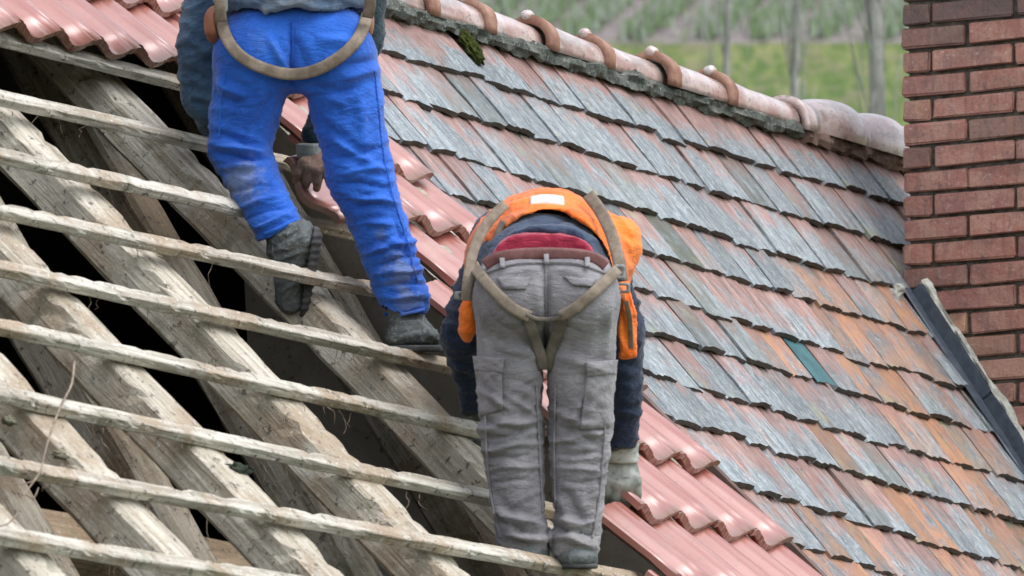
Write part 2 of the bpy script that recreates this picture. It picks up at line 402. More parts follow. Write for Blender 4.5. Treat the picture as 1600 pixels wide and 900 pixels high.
# battens (v at u of x=0 and right end) measured on the left plane
BAT_OFF = 0.0
ROWV = [0.905, 1.19, 1.475, 1.755, 2.045, 2.335, 2.63, 2.91, 3.19]     # in survey units at left, K applied below
ROWV_L = [0.92, 1.25, 1.55, 1.84, 2.14, 2.43, 2.75, 3.06, 3.36]
U_L = [-5.91, -6.26, -6.6, -6.91, -7.23, -7.55, -7.9, -8.24, -8.57]
ROWV_R = [0.86, 1.18, 1.48, 1.76, 2.12, 2.44, 2.78, 3.04, 3.32]
U_R = [-4.90, -5.15, -4.74, -4.60, -5.04, -5.45, -5.86, -5.55, -5.29]
KK = 1.0566
def row_v(k, u):
    t = (u / KK - U_L[k]) / (U_R[k] - U_L[k]); t = max(-1.5, min(1.6, t))
    return KK * (ROWV_L[k] + (ROWV_R[k] - ROWV_L[k]) * t)
UEND = [-4.0, -4.05, -4.2, -4.3, -4.25, -4.45, -4.55, -4.60, -4.65]
def pl(u, v, off): return posL(u, v, off)
for k in range(9):
    u0, u1 = -10.2, UEND[k] * KK
    P0 = pl(u0, row_v(k, u0), 0); P1 = pl(u1, row_v(k, u1), 0)
    o = beam('batten', P0, P1, Dn(PL), Nn(PL), 0.048, .029, M['batten'], 150, .0022, chip=.008)
    # beam's long axis is local y; grain material expects x -> handled by axis in the mesh
M_batten_axis = None
for (va, n_) in ((.62, 1), (.3, 1), (3.68, 1), (4.0, 1)):
    beam('batten', pl(-10.2, va * KK, 0), pl(-4.1, va * KK, 0), Dn(PL), Nn(PL), .055, .036, M['batten'], 60, .0025)
# rafters of the stripped plane
RU = [-5.22, -6.10, -6.85, -7.575, -8.32, -9.1]
for i, u in enumerate(RU):
    wd = .17
    beam('rafter', pl(u * KK - wd / 2, .05, -.04), pl(u * KK - wd / 2, 4.45, -.04), r_, Nn(PL), wd, .115, M['rafter'], 130, .0032, chip=.020)
beam('rafter', pl(-3.62 * K, .05, -.045), pl(-3.62 * K, 4.45, -.045), r_, Nn(PL), .12, .12, M['rafter'], 40, .004)
P56 = math.radians(56)
for i, u in enumerate([-4.14, -5.02, -5.93, -6.7, -7.42, -8.2, -9.0]):
    wd = .17
    beam('rafter', posP(u * KK - wd / 2, .1, -.02, P56), posP(u * KK - wd / 2, 3.9, -.02, P56), r_, Nn(P56), wd, .13, M['steep'], 40, .006)
# purlin seen at the bottom left
uu, vv, tt = hit(210, 832, P56)
beam('purlin', posP(uu - 3.0, vv, -.03, P56), posP(hit(438, 880, P56)[0], vv + .01, -.03, P56), -np.cross(r_, Nn(P56)), Nn(P56), .16, .12, wood('brown_purlin_wood', (.36, .27, .18), (.22, .16, .10), (.25, .17, .10), 1, .3), 30, .005)
# short pieces and braces between trusses
def ptL(x, y, t): return at(x, y, t)
# rear slope, gables, floor, walls: a closed dark attic
def quad_slab(name, pts, mat, th, nrm, parent=house, kind=None):
    P = [np.asarray(p, float) for p in pts]; n = np.asarray(nrm, float)
    V = P + [p - n * th for p in P]; m = len(P)
    F = [tuple(range(m)), tuple(range(m, 2 * m))[::-1]] + [(k, k + m, (k + 1) % m + m, (k + 1) % m) for k in range(m)]
    org = V[0]
    me = mesh(name, V, F, mat); o = obj(name, me, parent)
    return o
UL, UR = -10.5, 3.4
EZ = O[2] - 4.5 * math.sin(PL)
back = lambda u, s: O + r_ * u - d_ * s * math.cos(PL) - z_ * s * math.sin(PL)
NB = -math.sin(PL) * d_ + math.cos(PL) * z_
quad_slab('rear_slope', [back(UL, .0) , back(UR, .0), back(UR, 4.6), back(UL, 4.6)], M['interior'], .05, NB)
def down(P, z): P = np.array(P, float); P[2] = z; return P
fl = posL(UL, 4.5); fr = posP(UR, 3.95, 0, P56)
FZ = O[2] - 3.0
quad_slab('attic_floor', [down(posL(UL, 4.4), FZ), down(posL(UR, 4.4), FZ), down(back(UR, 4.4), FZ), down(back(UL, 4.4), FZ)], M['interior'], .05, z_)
def gable(u, p, v):
    quad_slab('gable_wall', [down(posP(u, v, 0, p), 0), posP(u, v, -.12, p), O + r_ * u - z_ * .15, back(u, 4.5) - z_ * .1, down(back(u, 4.5), 0)], M['wall'], .25, r_ * (1 if u < 0 else -1))
gable(UL, PL, 4.3); gable(UR, P56, 3.6)
quad_slab('eaves_wall', [down(posL(UL, 4.3), 0), down(posL(UR, 4.3), 0), down(posL(UR, 4.3), EZ + .1), down(posL(UL, 4.3), EZ + .1)], M['wall'], .3, d_)
quad_slab('rear_wall', [down(back(UL, 4.3), 0), down(back(UL, 4.3), EZ + .1), down(back(UR, 4.3), EZ + .1), down(back(UR, 4.3), 0)], M['wall'], .3, -d_)
# grey boarded partition under the edge of the remaining tiles
up = -4.02 * KK
quad_slab('partition_wall', [posL(up, .5, -.16), posL(up, 3.05, -.16), down(posL(up, 3.05, -.16), FZ + .9), down(posL(up, .5), FZ + .9)], M['partition'], .08, -r_)
# deck under the old tiles (follows the twist of the slope)
V = []; F = []; us = np.linspace(U_B - .02, UR, 18); vs = (0.02, 1.0, 2.0, 3.0, 3.9)
for off in (-.05, -.08):
    for v in vs:
        for u in us: V.append(posR(u, v, off))
nu = len(us); nv = len(vs)
for s in (0, 1):
    for j in range(nv - 1):
        for i in range(nu - 1):
            a = s * nu * nv + j * nu + i; F.append((a, a + 1, a + nu + 1, a + nu))
obj('roof_deck', mesh('roof_deck', V, F, M['deck']), house)
# ------------------------------------------------------------------ old flat tiles
TW, TL, TT = .164, .40, .020
def flat_tile(seed):
    rd = random.Random(seed); V = []; F = []
    nx, ny = 8, 5
    cam_ = rd.uniform(.002, .006); sk = rd.uniform(-.004, .004)
    edge = [rd.gauss(0, .0030) - .008 * (abs(i / nx - .5) * 2) ** 3 for i in range(nx + 1)]
    if seed % 4 == 1: edge[0] += .014; edge[1] += .005
    if seed % 4 == 3: edge[nx] += .016; edge[nx - 1] += .006
    def z(a, y): return -cam_ * (2 * a - 1) ** 2 + rd.gauss(0, .0006)
    wl = [rd.gauss(0, .0012) for _ in range(ny + 1)]
    for s in (0, 1):
        for j in range(ny + 1):
            yy = j / ny
            for i in range(nx + 1):
                a = i / nx; x = (a - .5) * TW + sk * yy + (wl[j] if i in (0, nx) else 0)
                y = yy * TL - (edge[i] * (-1) if j == 0 else 0) * 1.0
                V.append((x, y, z(a, yy) - (TT if s else 0) + (0 if not (s == 0 and j == 0) else -.002)))
    n1 = (nx + 1) * (ny + 1)
    for j in range(ny):
        for i in range(nx):
            a = j * (nx + 1) + i
            F.append((a, a + 1, a + nx + 2, a + nx + 1)); F.append((n1 + a, n1 + a + nx + 1, n1 + a + nx + 2, n1 + a + 1))
    for i in range(nx): F.append((i, n1 + i, n1 + i + 1, i + 1))
    for j in range(ny):
        a = j * (nx + 1); F.append((a, a + nx + 1, n1 + a + nx + 1, n1 + a)); b = a + nx; F.append((b, n1 + b, n1 + b + nx + 1, b + nx + 1))
    return mesh('roof_tile', V, F, M['tile'])
TILES = [flat_tile(s) for s in range(12)]
# courses: v of the bottom edge (survey units)
CV = [.25, .455, .665, .85, 1.055, 1.24, 1.43, 1.615, 1.84, 2.04, 2.24, 2.44, 2.64, 2.84, 3.04, 3.24, 3.42]
def inframe(P, m=40):
    x, y, _ = proj(P); return -m < x < 1600 + m and -m < y < 900 + m
ORANGE = [(1480, 690, 1.0), (1455, 640, .8), (1400, 540, .55), (1370, 515, .7), (1425, 560, .7), (1440, 520, .9), (1330, 600, .6), (1270, 590, .5), (1395, 590, .8), (1500, 730, .8), (1250, 540, .9), (1190, 530, .4), (1560, 800, .5), (1430, 660, .4), (1540, 760, .5), (1090, 390, .3), (1300, 520, .5), (1520, 700, .5)]
DARKT = [(1060, 375, .9), (1190, 310, .6), (1175, 290, .5), (1105, 470, .6), (690, 330, .6), (1360, 780, .35), (960, 350, .4)]
tile_far = [[], []]; cnt = 0
tilt = math.radians(5.0)
best = (1e9, None)
cand = []
for ci, cv in enumerate(CV):
    v = cv * K + .0
    u = U_B + .11 + (0 if ci % 2 == 0 else -.095) + random.uniform(0, .01)
    if ci == 0: u = U_B + .3
    umax = 2.6 if cv < .66 else UR - .1
    while u < umax:
        wob = .010 * nz(u * .9, ci * 3.3, 1) + .006 * nz(u * 4, ci * 5.1, 2)
        cand.append((ci, u, v + wob + random.gauss(0, .0045) + (random.uniform(.01, .03) if random.random() < .05 else 0)))
        u += TW + random.choice((.004, .005, .007, .009, .014))
for (ci, u, v) in cand:
    x, y, _ = proj(posR(u, v - .1, .02)); dd = math.hypot(x - 1268, y - 598)
    if dd < best[0]: best = (dd, (ci, u, v))
FORCED = {}
for (ci, u, v) in cand:
    Pb = posR(u, v, 0)
    p = pitchR(u)
    ex = r_; up_ = -Dn(p); n = Nn(p)
    tl = tilt + random.gauss(0, .004)
    rot = random.gauss(0, .014)
    ey = up_ * math.cos(tl) - n * math.sin(tl); ez = n * math.cos(tl) + up_ * math.sin(tl)
    ex2 = ex * math.cos(rot) + ey * math.sin(rot); ey2 = ey * math.cos(rot) - ex * math.sin(rot)
    P = posR(u, v, .030 + random.gauss(0, .0034))
    x, y, _ = proj(posR(u, v - .12, .02))
    rl = random.gauss(0, .018); ex2, ez = ex2 * math.cos(rl) + ez * math.sin(rl), ez * math.cos(rl) - ex2 * math.sin(rl)
    missing = (ci, u, v) == best[1]
    in_chimney = (.03 < u < .75) and (.72 * K < v)
    if in_chimney: continue
    vis = (-60 < x < 1640 and -60 < y < 960) and not (u > .6 and v > .85) and not (u > 1.35) and proj(posR(u, v, 0))[0] < 1640
    if missing:
        me = TILES[0].copy(); me.materials.clear(); me.materials.append(M['teal'])
        o = obj('plastic_slip', me, house, frame(posR(u + .0, v + .0, .0255), ex2, ey2, ez)); o.scale = (.86, 1, .12)
        o['label'] = 'teal plastic slip showing where a tile is missing'
        continue
    if not vis:
        tile_far[0].append((P, ex2, ey2, ez)); continue
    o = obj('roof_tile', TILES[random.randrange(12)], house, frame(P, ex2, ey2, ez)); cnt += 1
    if ci == 0: o.scale = (1, .64, 1)
    og = 0.0; dk = 0.0
    for (a, b, s) in ORANGE:
        if math.hypot(x - a, y - b) < 26: og = max(og, s)
    for (a, b, s) in DARKT:
        if math.hypot(x - a, y - b) < 22: dk = max(dk, s)
    if x > 1250 and y > 430 and random.random() < .35: og = max(og, random.uniform(.5, 1.0))
    elif random.random() < .04: og = max(og, random.uniform(.1, .4))
    if random.random() < .06: dk = max(dk, random.uniform(.2, .6))
    tint(o, 1, og, dk)
print('old tiles', cnt, best[0], 'far', len(tile_far[0]))
V = []; F = []
for (P, ex, ey, ez) in tile_far[0]:
    b = len(V)
    for zz in (0, -TT):
        for (a, c) in ((-.5, 0), (.5, 0), (.5, 1), (-.5, 1)): V.append(P + ex * a * TW + ey * c * TL + ez * zz)
    for f in ((0, 1, 2, 3), (7, 6, 5, 4), (0, 4, 5, 1), (1, 5, 6, 2), (3, 2, 6, 7), (0, 3, 7, 4)): F.append(tuple(b + i for i in f))
o = obj('roof_tile_field', mesh('roof_tile_field', V, F, M['tile']), house); o['kind'] = 'stuff'
# moss cushion on the old tiles and small tufts
def blob(seed, rx, ry, rz, mat, name='moss_cushion', sub=3, amp=.35, fr=3.0):
    bm = bmesh.new(); bmesh.ops.create_icosphere(bm, subdivisions=sub, radius=1)
    for v in bm.verts:
        k = 1 + amp * nz(v.co.x * fr + seed, v.co.y * fr, v.co.z * fr) + amp * .4 * nz(v.co.x * fr * 3 + seed, v.co.y * fr * 3, v.co.z * fr * 3)
        v.co = Vector((v.co.x * rx * k, v.co.y * ry * k, v.co.z * rz * k))
    me = bpy.data.meshes.new(name); bm.to_mesh(me); bm.free(); me.materials.append(mat)
    me.polygons.foreach_set('use_smooth', [True] * len(me.polygons)); return me
def onR(x, y):
    p = math.radians(53); u, v, t = hit(x, y, p)
    for _ in range(4): u, v, t = hit(x, y, pitchR(u))
    return u, v
u, v = onR(724, 84)
p = pitchR(u)
o = obj('moss_cushion', blob(3, .032, .075, .022, M['moss'], sub=4, amp=.5), house, frame(posR(u, v, .035), r_, -Dn(p), Nn(p)))
u, v = onR(712, 66); o = obj('moss_cushion', blob(9, .022, .035, .016, M['moss'], amp=.5), house, frame(posR(u, v, .035), r_, -Dn(p), Nn(p)))
# ------------------------------------------------------------------ new red pantiles on the stripped plane
PWt, PLt = .222, .40
def pan_tile(seed):
    rd = random.Random(seed); V = []; F = []; nx, ny = 30, 4
    for s in (0, 1):
        for j in range(ny + 1):
            for i in range(nx + 1):
                a = i / nx; x = (a - .5) * (PWt + .022)
                xx = x / PWt
                prof = abs(math.sin(math.pi * xx)) ** 2.0
                if abs(xx) > .5: prof = 1 - (abs(xx) - .5) * 3
                z = .040 * prof + rd.gauss(0, .0002) - (.003 if abs(abs(xx) - .37) < .018 else 0)
                yy = j / ny * PLt
                if j == 0: yy += rd.gauss(0, .0012) + (.004 * prof)
                th = .016 if j else .024
                V.append((x, yy + (.004 if (s and j == 0) else 0), z - (th if s else 0) - (.003 if (not s and j == 0) else 0)))
    n1 = (nx + 1) * (ny + 1)
    for j in range(ny):
        for i in range(nx):
            a = j * (nx + 1) + i
            F.append((a, a + 1, a + nx + 2, a + nx + 1)); F.append((n1 + a, n1 + a + nx + 1, n1 + a + nx + 2, n1 + a + 1))
    ns = len(F)
    for i in range(nx): F.append((i, n1 + i, n1 + i + 1, i + 1))
    for j in range(ny):
        a = j * (nx + 1); F.append((a, a + nx + 1, n1 + a + nx + 1, n1 + a)); b = a + nx; F.append((b, n1 + b, n1 + b + nx + 1, b + nx + 1))
    me = mesh('red_pantile', V, F, M['pan'])
    me.polygons.foreach_set('use_smooth', [k < ns for k in range(len(F))])
    return me
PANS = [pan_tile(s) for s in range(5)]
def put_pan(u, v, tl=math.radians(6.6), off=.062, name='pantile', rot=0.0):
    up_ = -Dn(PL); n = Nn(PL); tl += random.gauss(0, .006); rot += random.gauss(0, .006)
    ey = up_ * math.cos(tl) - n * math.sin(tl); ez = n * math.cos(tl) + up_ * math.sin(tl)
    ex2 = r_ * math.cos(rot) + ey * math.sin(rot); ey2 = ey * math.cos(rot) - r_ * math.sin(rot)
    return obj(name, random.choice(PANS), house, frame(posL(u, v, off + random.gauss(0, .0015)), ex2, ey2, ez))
def hit_off(x, y, off):
    n = Nn(PL); wv = ray(x, y); t = ((O + n * off - CAM) @ n) / (wv @ n); q = CAM + wv * t - O
    return float(q @ r_), float(q @ Dn(PL))
# upper left field: course line and joint pitch taken on the slope itself
ua, va = hit_off(57, 56, .065); ub, vb_ = hit_off(243, 95, .065); PITCH = (ub - ua) / 3
print('pan pitch', PITCH)
for k in range(3):
    i = -16
    while i < 8:
        u = ua + i * PITCH
        if u > (-4.5 if k == 0 else -4.1) * KK or u < -10.3: i += 1; continue
        put_pan(u, va + (vb_ - va) / (ub - ua) * (u - ua) - k * .318); i += 1
rows = [((568, 157), 3), ((683, 275), 3), ((787, 372), 3), ((900, 487), 3), ((1015, 605), 4), ((1130, 724), 4), ((1245, 842), 4), ((1358, 960), 5), ((1470, 1075), 5)]
for (c, ncol) in rows:
    uc, vc_ = hit_off(c[0], c[1], .097)
    for q in range(ncol):
        put_pan(uc - PWt / 2 - .008 - q * (PITCH - .004) + random.gauss(0, .003), vc_ - .004 * q)
for (q0, q1, wd) in (((428, 168), (512, 238), .045), ((636, 378), (742, 462), .05), ((640, 402), (735, 480), .03), ((662, 452), (770, 540), .04), ((930, 742), (1108, 888), .05)):
    a = hit_off(*q0, .03); b = hit_off(*q1, .045); P0 = posL(a[0], a[1], .03); P1 = posL(b[0], b[1], .045)
    dv = (P1 - P0) / np.linalg.norm(P1 - P0); wv = np.cross(dv, Nn(PL)); wv /= np.linalg.norm(wv)
    beam('lath', P0, P1, wv, np.cross(wv, dv), wd, .022, M['steep'], 30, .003, chip=.01)
# verge board closing the step between the shallow plane and the old tiles
quad_slab('verge_board', [posL(U_B + .0, .3, -.02), posL(U_B, 3.8, -.02), posR(U_B, 3.8, -.03), posR(U_B, .3, -.03)], simple('brown_verge_board', (.09, .05, .04), (.15, .09, .075), 8), .03, -r_)
# ------------------------------------------------------------------ ridge
RR = .086
def half_barrel(L, r0, r1, th=.016, n=16, sweep=math.radians(205), collar=0):
    V = []; F = []; m = 5
    for s in (0, 1):
        for j in range(m + 1):
            y = L * j / m; rr = r0 + (r1 - r0) * j / m - (th if s else 0)
            for i in range(n + 1):
                a = -sweep / 2 + sweep * i / n; V.append((math.sin(a) * rr, y, math.cos(a) * rr))
    n1 = (n + 1) * (m + 1)
    for j in range(m):
        for i in range(n):
            a = j * (n + 1) + i; F.append((a, a + 1, a + n + 2, a + n + 1)); F.append((n1 + a, n1 + a + n + 1, n1 + a + n + 2, n1 + a + 1))
    for i in range(n):
        F.append((i, n1 + i, n1 + i + 1, i + 1)); b = m * (n + 1) + i; F.append((b, b + 1, n1 + b + 1, n1 + b))
    for j in range(m):
        a = j * (n + 1); F.append((a, a + n + 1, n1 + a + n + 1, n1 + a)); b = a + n; F.append((b, n1 + b, n1 + b + n + 1, b + n + 1))
    return V, F
# where joints show in the photograph: centre line pixel x
def ridge_u(px):
    lo, hi = -8.0, 3.0
    for _ in range(50):
        mid = (lo + hi) / 2
        if proj(O + r_ * mid)[0] < px: lo = mid
        else: hi = mid
    return lo
JX = [640, 733, 826, 918, 1012, 1108, 1228]
JU = [ridge_u(x) for x in JX]
step = JU[1] - JU[0]
first = JU[0]
while first > UL + .2: first -= step; JU.insert(0, first)
lift = .006
for i in range(len(JU) - 1):
    L = JU[i + 1] - JU[i]
    V, F = half_barrel(L + .03, RR * 1.04, RR * .84)
    V = [(x * (1 + .05 * nz(x * 14 + i * 3, y * 9, z * 14)), y, z * (1 + .05 * nz(x * 14 + i * 3, y * 9, z * 14 + 7)) + .004 * nz(y * 6, i, 0)) for (x, y, z) in V]
    Pj = O + r_ * (JU[i] - .01) + z_ * lift
    me = mesh('ridge_tile', V, F, M['ridge'], True)
    jy = random.gauss(0, .008)
    o = obj('ridge_tile', me, house, frame(Pj + d_ * jy, d_, r_, z_))
    kr = random.uniform(1.16, 1.30); V, F = half_barrel(random.uniform(.04, .06), RR * kr, RR * (kr - .04), .03); V = [(x * (1 + .06 * nz(x * 20 + i, y * 9, z * 20)), y, z * (1 + .06 * nz(x * 20, y * 9 + i, z * 20))) for (x, y, z) in V]
    me = mesh('collar', V, F, M['ring'], True)
    c = bpy.data.objects.new('collar', me); link(c, o)
    c.location = (0, -.012, .0)
    if random.random() < .85:
        k = bpy.data.objects.new('knob', blob(i, .022, .028, .02, M['ridge'], 'knob', 2, .2)); link(k, o); k.location = (random.gauss(0, .01), .0, RR * 1.22)
# end collar, then three broad plain domed tiles
V, F = half_barrel(.075, RR * 1.28, RR * 1.25, .03)
lastu = JU[-1]
obj('ridge_tile', mesh('ridge_tile', V, F, M['ridge'], True), house, frame(O + r_ * (lastu - .03) + z_ * (lift - .01), d_, r_, z_))
bx = [1243, 1318, 1386, 1450, 1515]
for i in range(len(bx) - 1):
    u0, u1 = ridge_u(bx[i]), ridge_u(bx[i + 1]); L = u1 - u0 + .03
    V = []; F = []; m = 12; n = 18; sw = math.radians(215)
    for j in range(m + 1):
        t = j / m; rr = RR * (1.05 + .42 * math.sin(min(1.57, t * 2.4))) * (1 if t < .7 else math.sqrt(max(0.02, 1 - ((t - .7) / .3) ** 2 * .80)))
        for k in range(n + 1):
            a = -sw / 2 + sw * k / n; V.append((math.sin(a) * rr, L * t, math.cos(a) * rr))
    for j in range(m):
        for k in range(n): a = j * (n + 1) + k; F.append((a, a + 1, a + n + 2, a + n + 1))
    F.append(tuple(range(n + 1))); F.append(tuple(m * (n + 1) + k for k in range(n + 1))[::-1])
    obj('ridge_tile', mesh('ridge_tile', V, F, M['ridge'], True), house, frame(O + r_ * u0 + z_ * (lift + .004), d_, r_, z_))
# bedding mortar under the ridge tiles: lumpy strip
def strip_lumpy(name, pts, wv, hv, W, Hh, mat, seg=.02, amp=.012, parent=house, side=1):
    V = []; F = []; n = 10; rows_ = 0
    L = [np.linalg.norm(np.asarray(pts[i + 1]) - np.asarray(pts[i])) for i in range(len(pts) - 1)]; tot = sum(L)
    N = int(tot / seg)
    sd = random.random() * 99
    for j in range(N + 1):
        s = tot * j / N; i = 0
        while i < len(L) - 1 and s > L[i]: s -= L[i]; i += 1
        P = np.asarray(pts[i]) + (np.asarray(pts[i + 1]) - np.asarray(pts[i])) * min(1, s / L[i])
        for k in range(n):
            a = 2 * math.pi * k / n
            q = 1 + amp / max(W, Hh) * 4 * nz(j * seg * 12, k * .8, sd) + .35 * nz(j * seg * 45, k * 1.7, sd + 4)
            V.append(P + np.asarray(wv) * math.cos(a) * W * .5 * q + np.asarray(hv) * math.sin(a) * Hh * .5 * q)
    for j in range(N):
        for k in range(n): F.append((j * n + k, j * n + (k + 1) % n, (j + 1) * n + (k + 1) % n, (j + 1) * n + k))
    F.append(tuple(range(n))[::-1]); F.append(tuple(N * n + k for k in range(n)))
    return obj(name, mesh(name, V, F, mat), parent)
pm = pitchR(-2)
strip_lumpy('ridge_mortar', [posR(U_B - .1, .056, .034), posR(lastu, .056, .034)], -Dn(pm), Nn(pm), .058, .05, M['mortar_dark'], .012)
strip_lumpy('ridge_mortar', [posL(UL + .3, .10, .045), posL(U_B - .1, .10, .045)], -Dn(PL), Nn(PL), .085, .055, M['mortar_dark'], .03)
strip_lumpy('ridge_mortar', [posR(lastu, .062, .036), posR(2.2, .062, .036)], -Dn(P56), Nn(P56), .07, .06, M['mortar_brown'], .012)
# ------------------------------------------------------------------ chimney
chim_core_w, chim_core_d = 1.06, .62
CH = .0858
def box_pts(a0, a1, b0, b1, c0, c1): return [(a, b, c) for c in (c0, c1) for b in (b0, b1) for a in (a0, a1)]
def CB(a, b, c): return CC + d_ * a + r_ * b + z_ * c
ztop = 1.9; zbot = -1.9
ii = .017
V = [CB(*q) for q in box_pts(ii, chim_core_w - ii, ii, chim_core_d - ii, zbot, ztop)]
F = [(0, 1, 3, 2), (4, 6, 7, 5), (0, 4, 5, 1), (1, 5, 7, 3), (3, 7, 6, 2), (2, 6, 4, 0)]
chim = obj('chimney', mesh('chimney', V, F, M['joint']), house)
def brick_mesh(a, b, c, seed):
    rd = random.Random(seed); bm = bmesh.new(); bmesh.ops.create_cube(bm, size=1)
    for v in bm.verts: v.co = Vector((v.co.x * a, v.co.y * b, v.co.z * c))
    bmesh.ops.bevel(bm, geom=bm.edges[:], offset=.005, segments=2, affect='EDGES')
    for v in bm.verts: v.co += Vector((rd.gauss(0, .0016), rd.gauss(0, .0016), rd.gauss(0, .0014)))+Vector((nz(v.co.x*25+seed,v.co.y*30,v.co.z*40),nz(v.co.x*25,v.co.y*30+seed,v.co.z*40),nz(v.co.x*25,v.co.y*30,v.co.z*40+seed)))*.005
    me = bpy.data.meshes.new('brick'); bm.to_mesh(me); bm.free(); me.materials.append(M['brick']); return me
BM = {}
def brick_var(a, b):
    k = (round(a, 3), round(b, 3))
    if k not in BM: BM[k] = [brick_mesh(a, b, .0715, s + int(a * 900)) for s in range(7)]
    return random.choice(BM[k])
BF = frame((0, 0, 0), d_, r_, z_)
nb = 0
def put_brick(a0, a1, b0, b1, c0):
    global nb
    lb, hb = round(a1 - a0, 3), round(b1 - b0, 3)
    P = CB((a0 + a1) / 2, (b0 + b1) / 2, c0 + .0715 / 2)
    # keep only what stands above the roof
    vloc = -(c0 + .08) / math.sin(P56) if False else None
    m = frame(P + d_ * random.gauss(0, .002) - r_ * random.uniform(0, .005), d_, r_, z_) @ Matrix.Rotation(random.gauss(0, .006), 4, 'Z') @ Matrix.Rotation(random.gauss(0, .004), 4, 'Y')
    o = obj('brick', brick_var(lb, hb), chim, m); nb += 1
    x, y, _ = proj(P)
    tint(o, 1, 0, random.uniform(.15, .5) if (a0 < .01 and random.random() < .35) or random.random() < .08 else 0)
    if y < 32: tint(o, 1, 0, .8)
    return o
g_ = .0143
for n in range(-19, 22):
    c0 = n * CH + .007
    if n % 2 == 0: starts = [(0, .247)]; nxt = .247 + g_
    else: starts = [(0, .107)]; nxt = .107 + g_
    while nxt < chim_core_w - .02:
        e = min(chim_core_w, nxt + .311)
        if chim_core_w - e < .06: e = chim_core_w
        starts.append((nxt, e)); nxt = e + g_
    for (a0, a1) in starts:
        # skip if whole brick lies under the roof plane
        if c0 + .08 < -a1 * math.tan(P56) - .02 and True: continue
        dep = (.247 if n % 2 else .107) if a0 == 0 else .107
        put_brick(a0, a1, 0, dep, c0)
    if n > -2:       # upslope face
        b = (.247 if n % 2 else .107) + g_
        while b < chim_core_d - .05:
            e = min(chim_core_d, b + .25)
            if n > 0: put_brick(0, .107, b, e, c0)
            b = e + g_
print('bricks', nb)
# flashing: slate board standing against the brick face, with an apron on the tiles
def obox(name, P0, e1, l1, e2, l2, e3, l3, mat, parent, bev=.004):
    bm = bmesh.new(); bmesh.ops.create_cube(bm, size=1)
    for v in bm.verts: v.co = Vector(((v.co.x + .5) * l1, (v.co.y + .5) * l2, (v.co.z + .5) * l3))
    if bev: bmesh.ops.bevel(bm, geom=bm.edges[:], offset=bev, segments=2, affect='EDGES')
    me = bpy.data.meshes.new(name); bm.to_mesh(me); bm.free(); me.materials.append(mat)
    return obj(name, me, parent, frame(P0, np.asarray(e1), np.asarray(e2), np.asarray(e3)))
D56, N56 = Dn(P56), Nn(P56)
fs = CC - r_ * .035 + N56 * .002 + D56 * .03
for seg in range(4):
    obox('flashing', fs + D56 * (seg * .49 - .0) + N56 * .001 * seg, D56, .487, r_, .026, N56, .078, M['lead'], chim)
strip_lumpy('flashing_apron', [CC - r_ * .05 + N56 * .028 + D56 * .02, CC - r_ * .05 + N56 * .028 + D56 * 1.98], -r_, N56, .07, .016, M['lead'], .1, .001, chim)
strip_lumpy('mortar_bead', [fs + N56 * .080 + r_ * .022 - D56 * .01, fs + N56 * .080 + r_ * .022 + D56 * 1.96], r_, N56, .026, .022, M['mortar_pale'], .008, .010, chim)
for (x, y, s) in ((1397, 462, .03), (1400, 480, .022), (1404, 452, .02)):
    P = at(x, y, 27.85); obj('mortar_bead', blob(x, s, s, s, M['mortar_pale'], 'mortar_bead', 3, .6), chim, Matrix.Translation(Vector(P)))
# ------------------------------------------------------------------ people
# Figures are modelled in a pixel-sized unit (x right, y down, z = away from the camera) and set down in metres.
def noise3(P, sx, sy, sz, seed=0.0):
    return np.array([mnoise.noise(Vector((p[0] * sx + seed, p[1] * sy, p[2] * sz))) for p in P])
def cap(X, a, b, ra, rb, dz=1.0):
    """tapered capsule; dz > 1 makes it deeper (z) than wide"""
    a = np.array(a, float); b = np.array(b, float)
    s = np.array([1, 1, 1 / dz]); A = a * s; B = b * s; Xs = [X[0], X[1], X[2] / dz]
    ab = B - A; L2 = max(1e-6, ab @ ab)
    t = np.clip(((Xs[0] - A[0]) * ab[0] + (Xs[1] - A[1]) * ab[1] + (Xs[2] - A[2]) * ab[2]) / L2, 0, 1)
    d = np.sqrt((Xs[0] - A[0] - t * ab[0]) ** 2 + (Xs[1] - A[1] - t * ab[1]) ** 2 + (Xs[2] - A[2] - t * ab[2]) ** 2)
    return d - (ra + (rb - ra) * t)
def ell(X, c, r):
    k = np.sqrt(((X[0] - c[0]) / r[0]) ** 2 + ((X[1] - c[1]) / r[1]) ** 2 + ((X[2] - c[2]) / r[2]) ** 2)
    return (k - 1) * min(r)
def smin(a, b, k):
    h = np.clip(.5 + .5 * (b - a) / k, 0, 1); return b * (1 - h) + a * h - k * h * (1 - h)
def smax(a, b, k): return -smin(-a, -b, k)
def rbox(X, c, h, r):
    q = [np.abs(X[i] - c[i]) - (h[i] - r) for i in range(3)]
    return np.sqrt(sum(np.maximum(t, 0) ** 2 for t in q)) + np.minimum(np.maximum(np.maximum(q[0], q[1]), q[2]), 0) - r
